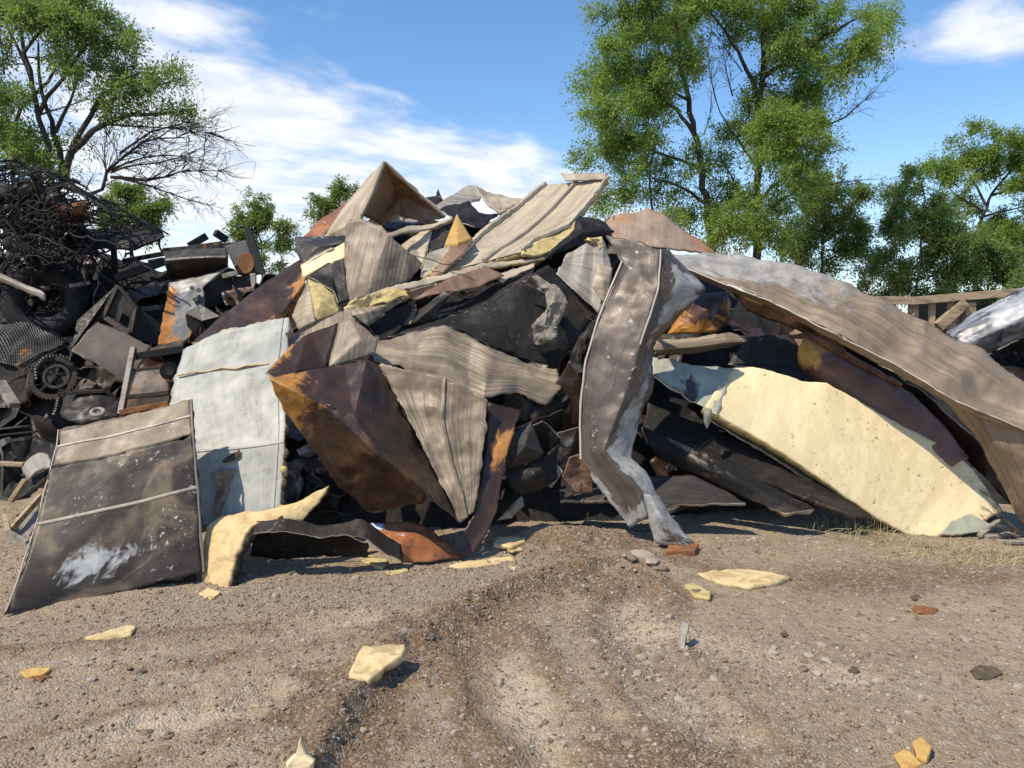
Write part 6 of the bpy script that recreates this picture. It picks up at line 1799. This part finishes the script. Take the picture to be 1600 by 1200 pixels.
tree('far_tree', 'small round far tree beyond the square charred housing', C0, 32, [(0.09, (410, 430, 0, 408, 390, 0, 405, 340, 0, 402, 315, 0), True), (0.04, (408, 385, 0, 430, 365, 0, 445, 350, 0)), (0.04, (408, 390, 0, 388, 370, 0, 372, 352, 0))],
     [(400, 318, 17), (385, 338, 19), (420, 338, 21), (370, 352, 11), (440, 350, 14), (456, 356, 9), (400, 368, 24), (432, 380, 18), (380, 375, 14), (412, 400, 18), (432, 412, 12), (450, 385, 9)], LEAF3, 17000, 0.12, 17, 0.6, (), 0.26)
tree('far_tree', 'small far tree peeking out behind the rust-red sheet', C0, 32, [(0.08, (515, 400, 0, 516, 360, 0, 518, 310, 0), True)],
     [(520, 306, 15), (500, 322, 14), (536, 300, 12), (552, 293, 9), (488, 338, 9), (515, 332, 14), (545, 320, 14), (500, 350, 14), (530, 350, 16)], LEAF3, 11000, 0.12, 19, 0.5, (), 0.26)

FOAMC = m_foam('dusty_foam', (0.66, 0.51, 0.27), (0.36, 0.26, 0.14), dlo=0.43)

# ================================================================== LOOSE THINGS ON THE GROUND
def ground_at(px, py):
    g = G(px, py)
    # two steps towards the real surface
    for _ in range(3):
        z = gz(g[0], g[1])
        y = -(py - 600) / FPX
        dy, dz = CP + y * SP, -SP + y * CP
        d = dy * ((z - CAMH) / dz)
        g = W(px, py, d)
    return g


def chunk(name, pix, th, mat, label, cat='foam', lift=0.0, seed=1, tilt=(0, 0, 0), group=None, amp=0.006):
    """slab of foam or board lying on the ground: outline traced where it touches, lifted by its thickness"""
    P = []
    c = np.mean(np.array(pix, float), axis=0)
    base = ground_at(*c)
    bot = []
    for q in pix:
        g = G(*q)
        sc_ = base[1] / gdepth(c[1])
        g = np.array((g[0], g[1], 0)) * np.array((sc_, 1, 1))
        bot.append(np.array((g[0], g[1] - gdepth(c[1]) + base[1], base[2] - 0.006 + lift)))
    bot = np.array(bot)
    o_ = bot.mean(0)
    bot[:, 2] += min(0.0, min(gz(q[0], q[1]) for q in bot) - base[2]) * 0.3
    dz = (bot[:, 0] - o_[0]) * tilt[0] + (bot[:, 1] - o_[1]) * tilt[1]
    bot[:, 2] += dz - dz.min()
    th = th * 0.72
    n = len(bot)
    P = list(bot + np.array((0, 0, th))) + [bot.mean(0) + np.array((0, 0, th * 1.03))]
    o = facets(name, P, [(i, (i + 1) % n, n) for i in range(n)], mat, amp=amp, seed=seed, th=th, rim=mat, back=mat, n=7, freq=14, rnd=0)
    # make sure the slab hangs below its upper face
    if o.data.polygons[0].normal.z < 0:
        o.data.flip_normals()
    one(o, label, cat, group)
    return o


chunk('foam_chunk', [(1090, 902), (1128, 895), (1168, 893), (1236, 906), (1210, 916), (1170, 922), (1120, 914)], 0.045, FOAMC, 'large flat cream foam chunk on the dirt below the draped sheet', seed=1)
chunk('foam_chunk', [(546, 1060), (556, 1040), (568, 1024), (632, 1022), (630, 1034), (600, 1052), (575, 1066)], 0.055, FOAMC, 'thick wedge-shaped cream foam chunk alone on the gravel', seed=2, tilt=(0, 0.12))
chunk('foam_chunk', [(133, 1000), (160, 992), (200, 980), (213, 982), (205, 996), (170, 1001)], 0.03, FOAMC, 'thin pointed foam chunk in front of the burnt panel', seed=3)
chunk('foam_chunk', [(702, 886), (730, 880), (800, 872), (806, 878), (770, 886), (720, 890)], 0.03, FOAMO, 'long ochre foam sliver in front of the orange-brown sheet', seed=4)
chunk('foam_chunk', [(790, 889), (800, 885), (810, 888), (803, 893)], 0.025, FOAMO, 'tiny ochre foam crumb beside the long foam sliver', seed=5)
chunk('foam_chunk', [(772, 852), (778, 842), (822, 838), (820, 848), (800, 856)], 0.045, FOAMO, 'ochre foam chunk on the dirt right of the bowed strip', seed=6)
chunk('foam_chunk', [(792, 858), (815, 852), (818, 858), (800, 862)], 0.02, FOAMY, 'small dull foam flake below the ochre foam chunk', seed=7)
chunk('foam_chunk', [(565, 880), (580, 872), (606, 880), (598, 892)], 0.04, FOAMY, 'dirty yellow foam chunk under the curled panel flap', seed=8)
chunk('foam_chunk', [(602, 896), (636, 888), (638, 894), (610, 900)], 0.02, FOAMY, 'thin dirty foam strip under the curled panel flap', seed=9)
chunk('foam_chunk', [(310, 930), (325, 922), (345, 930), (330, 940)], 0.03, FOAMO, 'small ochre foam crumb at the curled panel foot', seed=10)
chunk('foam_chunk', [(1070, 920), (1082, 915), (1112, 930), (1108, 940), (1085, 936)], 0.04, FOAMY, 'pale dirty foam lump beside the large flat chunk', seed=11)
chunk('foam_chunk', [(32, 1052), (50, 1048), (80, 1048), (70, 1056), (40, 1060)], 0.025, FOAMB, 'orange-brown foam splinter on the left foreground dirt', seed=12)
chunk('bark_chip', [(55, 1062), (68, 1052), (80, 1052), (64, 1066)], 0.02, RUST, 'dark rusty chip against the orange-brown foam splinter', 'chip', seed=13)
# upright foam shard cut by the lower edge of the picture
g = ground_at(470, 1204)
o = facets('foam_shard', [g + np.array(v) for v in ((-0.045, 0, -0.02), (0.04, 0, -0.02), (0.045, 0.0, 0.03), (0.012, 0.01, 0.055), (-0.006, 0.012, 0.105), (-0.02, 0.01, 0.05), (-0.05, 0, 0.02))], [(0, 1, 2), (0, 2, 3), (0, 3, 5), (3, 4, 5), (0, 5, 6)],
           FOAM, amp=0.004, seed=14, n=6, th=0.03, rim=FOAM, back=FOAM, freq=12)
one(o, 'pointed pale foam shard standing in the near dirt', 'foam')
chunk('wood_chunk', [(1395, 1184), (1410, 1178), (1440, 1198), (1430, 1206), (1408, 1204)], 0.035, FOAMB, 'orange-brown foam lump lying in the near dirt', 'foam', seed=15)
chunk('wood_chunk', [(1425, 1172), (1440, 1162), (1456, 1180), (1448, 1198), (1432, 1192)], 0.05, FOAMB, 'paler tan foam lump resting against the orange-brown lump', 'foam', seed=16)
chunk('charcoal_chunk', [(1515, 1050), (1530, 1044), (1556, 1046), (1566, 1056), (1545, 1064), (1525, 1062)], 0.025, FOAMD, 'flat black charcoal flake on the right foreground gravel', 'charcoal', seed=17)
chunk('charcoal_chunk', [(1424, 952), (1436, 948), (1466, 954), (1458, 962), (1432, 960)], 0.022, RUST, 'red-brown flat chip on the dirt right of the large foam chunk', 'chip', seed=18)
chunk('charcoal_chunk', [(1422, 934), (1432, 931), (1440, 936), (1430, 940)], 0.022, FOAMD, 'small dark lump just above the red-brown chip', 'charcoal', seed=19)
chunk('charcoal_chunk', [(1324, 1050), (1334, 1044), (1343, 1052), (1332, 1056)], 0.02, FOAMD, 'small dark lump on the pale gravel band', 'charcoal', seed=20)
chunk('metal_chip', [(1056, 1018), (1066, 1000), (1076, 1004), (1068, 1020)], 0.02, LIGHTM, 'grey pointed metal chip on the clods', 'chip', seed=21, tilt=(0.3, 0.6))
chunk('charcoal_chunk', [(1218, 992), (1226, 986), (1232, 994), (1224, 998)], 0.02, FOAMD, 'small black lump at the upper end of the pale gravel band', 'charcoal', seed=22)

# stones
STONE = m_obj('stone', (0.40, 0.335, 0.255), (0.30, 0.245, 0.185), (0.48, 0.42, 0.34), scale=14, rough=(0.85, 0.95))
STONE_D = m_obj('dark_stone', (0.22, 0.165, 0.11), (0.15, 0.11, 0.075), (0.28, 0.225, 0.165), scale=14, rough=(0.85, 0.95))
ph = (1 + 5 ** 0.5) / 2
ICO_V = np.array([(-1, ph, 0), (1, ph, 0), (-1, -ph, 0), (1, -ph, 0), (0, -1, ph), (0, 1, ph), (0, -1, -ph), (0, 1, -ph), (ph, 0, -1), (ph, 0, 1), (-ph, 0, -1), (-ph, 0, 1)], float) / math.sqrt(1 + ph * ph)
ICO_F = np.array([(0, 11, 5), (0, 5, 1), (0, 1, 7), (0, 7, 10), (0, 10, 11), (1, 5, 9), (5, 11, 4), (11, 10, 2), (10, 7, 6), (7, 1, 8), (3, 9, 4), (3, 4, 2), (3, 2, 6), (3, 6, 8), (3, 8, 9), (4, 9, 5), (2, 4, 11), (6, 2, 10), (8, 6, 7), (9, 8, 1)])


def stone_mesh(seed, mat):
    rs = np.random.RandomState(seed)
    V = [v for v in ICO_V]
    # one subdivision
    mid, F = {}, []
    def m(a, c):
        k = (min(a, c), max(a, c))
        if k not in mid:
            v = V[a] + V[c]
            V.append(v / np.linalg.norm(v))
            mid[k] = len(V) - 1
        return mid[k]
    for a, c, d in ICO_F:
        ab, bc, ca = m(a, c), m(c, d), m(d, a)
        F += [(a, ab, ca), (c, bc, ab), (d, ca, bc), (ab, bc, ca)]
    A = np.array(V)
    A = A * (1 + 0.45 * pn(A * 1.3, seed) + 0.12 * pn(A * 4, seed))[:, None] * np.array((1, rs.uniform(.6, .95), rs.uniform(.45, .7)))
    o = link_mesh('stone', A, F, [mat], angle=28)
    return o


protos = [stone_mesh(k, STONE if k % 3 else STONE_D) for k in range(9)]
rng = random.Random(3)
spots = []
clusters = [((420, 905), (200, 35), 34), ((560, 930), (120, 20), 18), ((1010, 1030), (90, 60), 36), ((1250, 1040), (110, 30), 28), ((1060, 1100), (100, 60), 16), ((960, 900), (60, 40), 16), ((1180, 850), (160, 14), 26), ((830, 1090), (120, 90), 14), ((1400, 1000), (200, 120), 26),
            ((300, 1060), (280, 100), 16), ((720, 900), (60, 20), 10), ((60, 870), (60, 20), 10)]
for (c, s, n) in clusters:
    for k in range(n):
        spots.append((min(1590, max(8, rng.gauss(c[0], s[0] * 0.6))), min(1195, max(842, rng.gauss(c[1], s[1] * 0.6)))))
for k, (px, py) in enumerate(spots):
    src = protos[rng.randrange(9)]
    o = src.copy()
    COL.objects.link(o)
    o.name = 'stone'
    g = ground_at(px, py)
    s = rng.choice((0.012, 0.014, 0.017, 0.017, 0.022, 0.03))
    o.scale = (s, s, s)
    o.rotation_euler = (rng.uniform(-.3, .3), rng.uniform(-.3, .3), rng.uniform(0, 6.28))
    o.location = (g[0], g[1], g[2] + s * 0.1)
    dk = src.data.materials[0] == STONE_D
    tag(o, 'brown dirt-coated stone lying loose on the ground' if dk else 'pale grey stone lying loose on the ground', 'stone', 'brown loose stones' if dk else 'pale loose stones')
for o in protos:
    bpy.data.objects.remove(o)
# crumbs broken off the foam
for k in range(42):
    cx0, cy0 = rng.choice(((590, 1045), (1165, 910), (175, 992), (755, 885), (330, 935), (800, 850), (1440, 1190), (1250, 880)))
    px, py = cx0 + rng.gauss(0, 45), cy0 + rng.gauss(0, 14)
    g = ground_at(px, min(1196, max(846, py)))
    s = rng.choice((0.006, 0.008, 0.01, 0.014))
    P = [g + np.array((rng.uniform(-1, 1) * s * 1.4, rng.uniform(-1, 1) * s, rng.uniform(0, 1.1) * s)) for q in range(4)]
    o = link_mesh('foam_crumb', P, [(0, 1, 2), (0, 3, 1), (1, 3, 2), (2, 3, 0)], [FOAMC], smooth=False)
    tag(settle(o), 'tiny crumb of yellow foam on the dirt', 'foam', 'foam crumbs on the dirt')
# a few big clods by the draped sheet
for k, (px, py, s) in enumerate(((1003, 870, 0.075), (1020, 880, 0.06), (985, 874, 0.05), (1034, 890, 0.04), (1085, 928, 0.045))):
    o = stone_mesh(40 + k, STONE if k < 2 else STONE_D)
    o.name = 'clod'
    g = ground_at(px, py)
    o.scale = (s * 1.3, s, s * 0.8)
    o.rotation_euler = (0.2, 0.1, k)
    o.location = (g[0], g[1], g[2] + s * 0.2)
    tag(o, 'big lump of grey-brown rubble by the draped sheet tail', 'rubble', 'rubble lumps by the draped sheet')


def gravel(name, n, seed, smin, smax, mat, weight):
    """fine crushed stone: far too many to count"""
    rs = np.random.RandomState(seed)
    x = rs.uniform(-4.6, 4.8, n * 3)
    y = 2.4 + 4.6 * rs.uniform(0, 1, n * 3) ** 1.15
    ok = (np.abs(x) < y * 0.72 + 0.3)
    x, y = x[ok], y[ok]
    wt = weight(x, y)
    keep = rs.uniform(size=len(x)) < wt
    x, y = x[keep][:n], y[keep][:n]
    n = len(x)
    z = ground_z(x, y)
    s = smin + (smax - smin) * rs.uniform(size=n) ** 2.5
    A = ICO_V[None] * (1 + 0.3 * rs.normal(size=(n, 12, 1)).clip(-1, 1))
    A = A * np.stack([rs.uniform(.8, 1.4, n), rs.uniform(.6, 1.0, n), rs.uniform(.45, .8, n)], 1)[:, None, :]
    a = rs.uniform(0, 6.28, n)
    ca, sa = np.cos(a)[:, None], np.sin(a)[:, None]
    B = np.stack([A[:, :, 0] * ca - A[:, :, 1] * sa, A[:, :, 0] * sa + A[:, :, 1] * ca, A[:, :, 2]], 2)
    V = B * s[:, None, None] + np.stack([x, y, z + s * 0.15], 1)[:, None, :]
    F = (ICO_F[None] + (np.arange(n) * 12)[:, None, None]).reshape(-1, 3).astype(np.int32)
    me = bpy.data.meshes.new(name)
    me.vertices.add(n * 12)
    me.vertices.foreach_set('co', V.reshape(-1).astype(np.float32))
    me.loops.add(F.size)
    me.loops.foreach_set('vertex_index', F.ravel())
    me.polygons.add(len(F))
    me.polygons.foreach_set('loop_start', np.arange(len(F), dtype=np.int32) * 3)
    me.update(calc_edges=True)
    me.materials.append(mat)
    o = bpy.data.objects.new(name, me)
    COL.objects.link(o)
    return o


def m_gravel(name, c1, c2, c3):
    m, b = new_mat(name)
    isl = b.n('ShaderNodeNewGeometry').outputs['Random Per Island']
    tcn = b.n('ShaderNodeTexCoord').outputs['Object']
    c = b.mix(b.ramp(isl, 0.0, 0.6), c1, c2)
    c = b.mix(b.ramp(isl, 0.7, 1.0), c, c3)
    c = b.mix(b.math('MULTIPLY', b.noise(tcn, 120, 3), 0.4), c, (0.15, 0.12, 0.09))
    p = b.n('ShaderNodeBsdfPrincipled', {'Base Color': c, 'Roughness': 0.92, 'Specular IOR Level': 0.2})
    b.n('ShaderNodeOutputMaterial', {0: p.outputs[0]})
    return m


GRV = m_gravel('gravel_grains', (0.19, 0.145, 0.10), (0.33, 0.265, 0.19), (0.48, 0.41, 0.32))
CRM = m_gravel('dirt_crumbs', (0.14, 0.09, 0.052), (0.21, 0.14, 0.085), (0.27, 0.195, 0.125))


def w_grv(x, y):
    d1, _ = seg_dist(x, y, BANDG)
    d2, _ = seg_dist(x, y, CLODS)
    d3, _ = seg_dist(x, y, BANDP)
    nz = pn(np.stack([x, y, x * 0], 1) * 1.4, 71)
    return np.clip(0.16 + 0.3 * nz + 0.75 * np.exp(-(d1 / 0.5) ** 2) + 0.7 * np.exp(-(d2 / 0.35) ** 2) + 0.7 * np.exp(-(d3 / 0.35) ** 2), 0.03, 1)


def w_crm(x, y):
    d1, _ = seg_dist(x, y, RUT_A)
    nz = pn(np.stack([x, y, x * 0], 1) * 1.7, 77)
    return np.clip(0.2 + 0.35 * nz + 0.8 * np.exp(-(d1 / 0.3) ** 2) + bump(x, y, 900, 860, 0.8, 0.5, 0.9), 0.03, 1)


o = gravel('gravel', 26000, 5, 0.0025, 0.012, GRV, w_grv)
tag(o, 'loose crushed stone gravel strewn over the ground', 'gravel', kind='stuff')
o = gravel('dirt_crumbs', 18000, 6, 0.0025, 0.013, CRM, w_crm)
tag(o, 'brown crumbs of churned soil strewn over the ground', 'soil', kind='stuff')

# dry grass by the foam slab
m, b = new_mat('dry_grass')
isl = b.n('ShaderNodeNewGeometry').outputs['Random Per Island']
c = b.mix(isl, (0.38, 0.30, 0.14), (0.20, 0.20, 0.06))
c = b.mix(b.ramp(isl, 0.7, 0.9), c, (0.48, 0.40, 0.22))
p = b.n('ShaderNodeBsdfPrincipled', {'Base Color': c, 'Roughness': 0.7})
b.n('ShaderNodeOutputMaterial', {0: p.outputs[0]})
rs = np.random.RandomState(4)
V, F = [], []
tufts = [(1310, 826, 30, 0.16), (1340, 832, 40, 0.14), (1300, 835, 25, 0.12), (1390, 848, 60, 0.12), (1440, 856, 60, 0.12), (1480, 862, 60, 0.12), (1530, 868, 60, 0.11), (1580, 872, 50, 0.1), (1420, 870, 40, 0.1), (1500, 878, 40, 0.1), (1370, 838, 40, 0.14), (1560, 880, 40, 0.1), (1350, 845, 40, 0.1), (1460, 880, 26, 0.08), (1390, 862, 30, 0.08), (1600, 885, 40, 0.1)]
for (px, py, n, h) in tufts:
    c_ = ground_at(px, py)
    for k in range(n):
        x0, y0 = c_[0] + rs.normal(scale=0.11), c_[1] + rs.normal(scale=0.07)
        z0 = gz(x0, y0)
        a = rs.uniform(0, 6.28)
        lean = rs.uniform(0.3, 2.2)
        hh = h * rs.uniform(0.5, 1.4)
        dx, dy = math.cos(a) * hh * lean * 0.6, math.sin(a) * hh * lean * 0.6
        wx, wy = -math.sin(a) * 0.0022, math.cos(a) * 0.0022
        zt = hh / (0.6 + lean)
        b0 = len(V)
        for q, f in ((0, 0.0), (1, 0.5), (2, 1.0)):
            wq = 1 - 0.85 * f
            px_, py_, pz_ = x0 + dx * f ** 1.2, y0 + dy * f ** 1.2, z0 + zt * (2 * f - f * f)
            V += [(px_ - wx * wq, py_ - wy * wq, pz_), (px_ + wx * wq, py_ + wy * wq, pz_ + 0.0015)]
        F += [(b0, b0 + 1, b0 + 3, b0 + 2), (b0 + 2, b0 + 3, b0 + 5, b0 + 4)]
o = link_mesh('dry_grass', V, F, [m], smooth=False)
tag(settle(o), 'dry yellow grass growing along the foot of the foam slab', 'grass', kind='stuff')
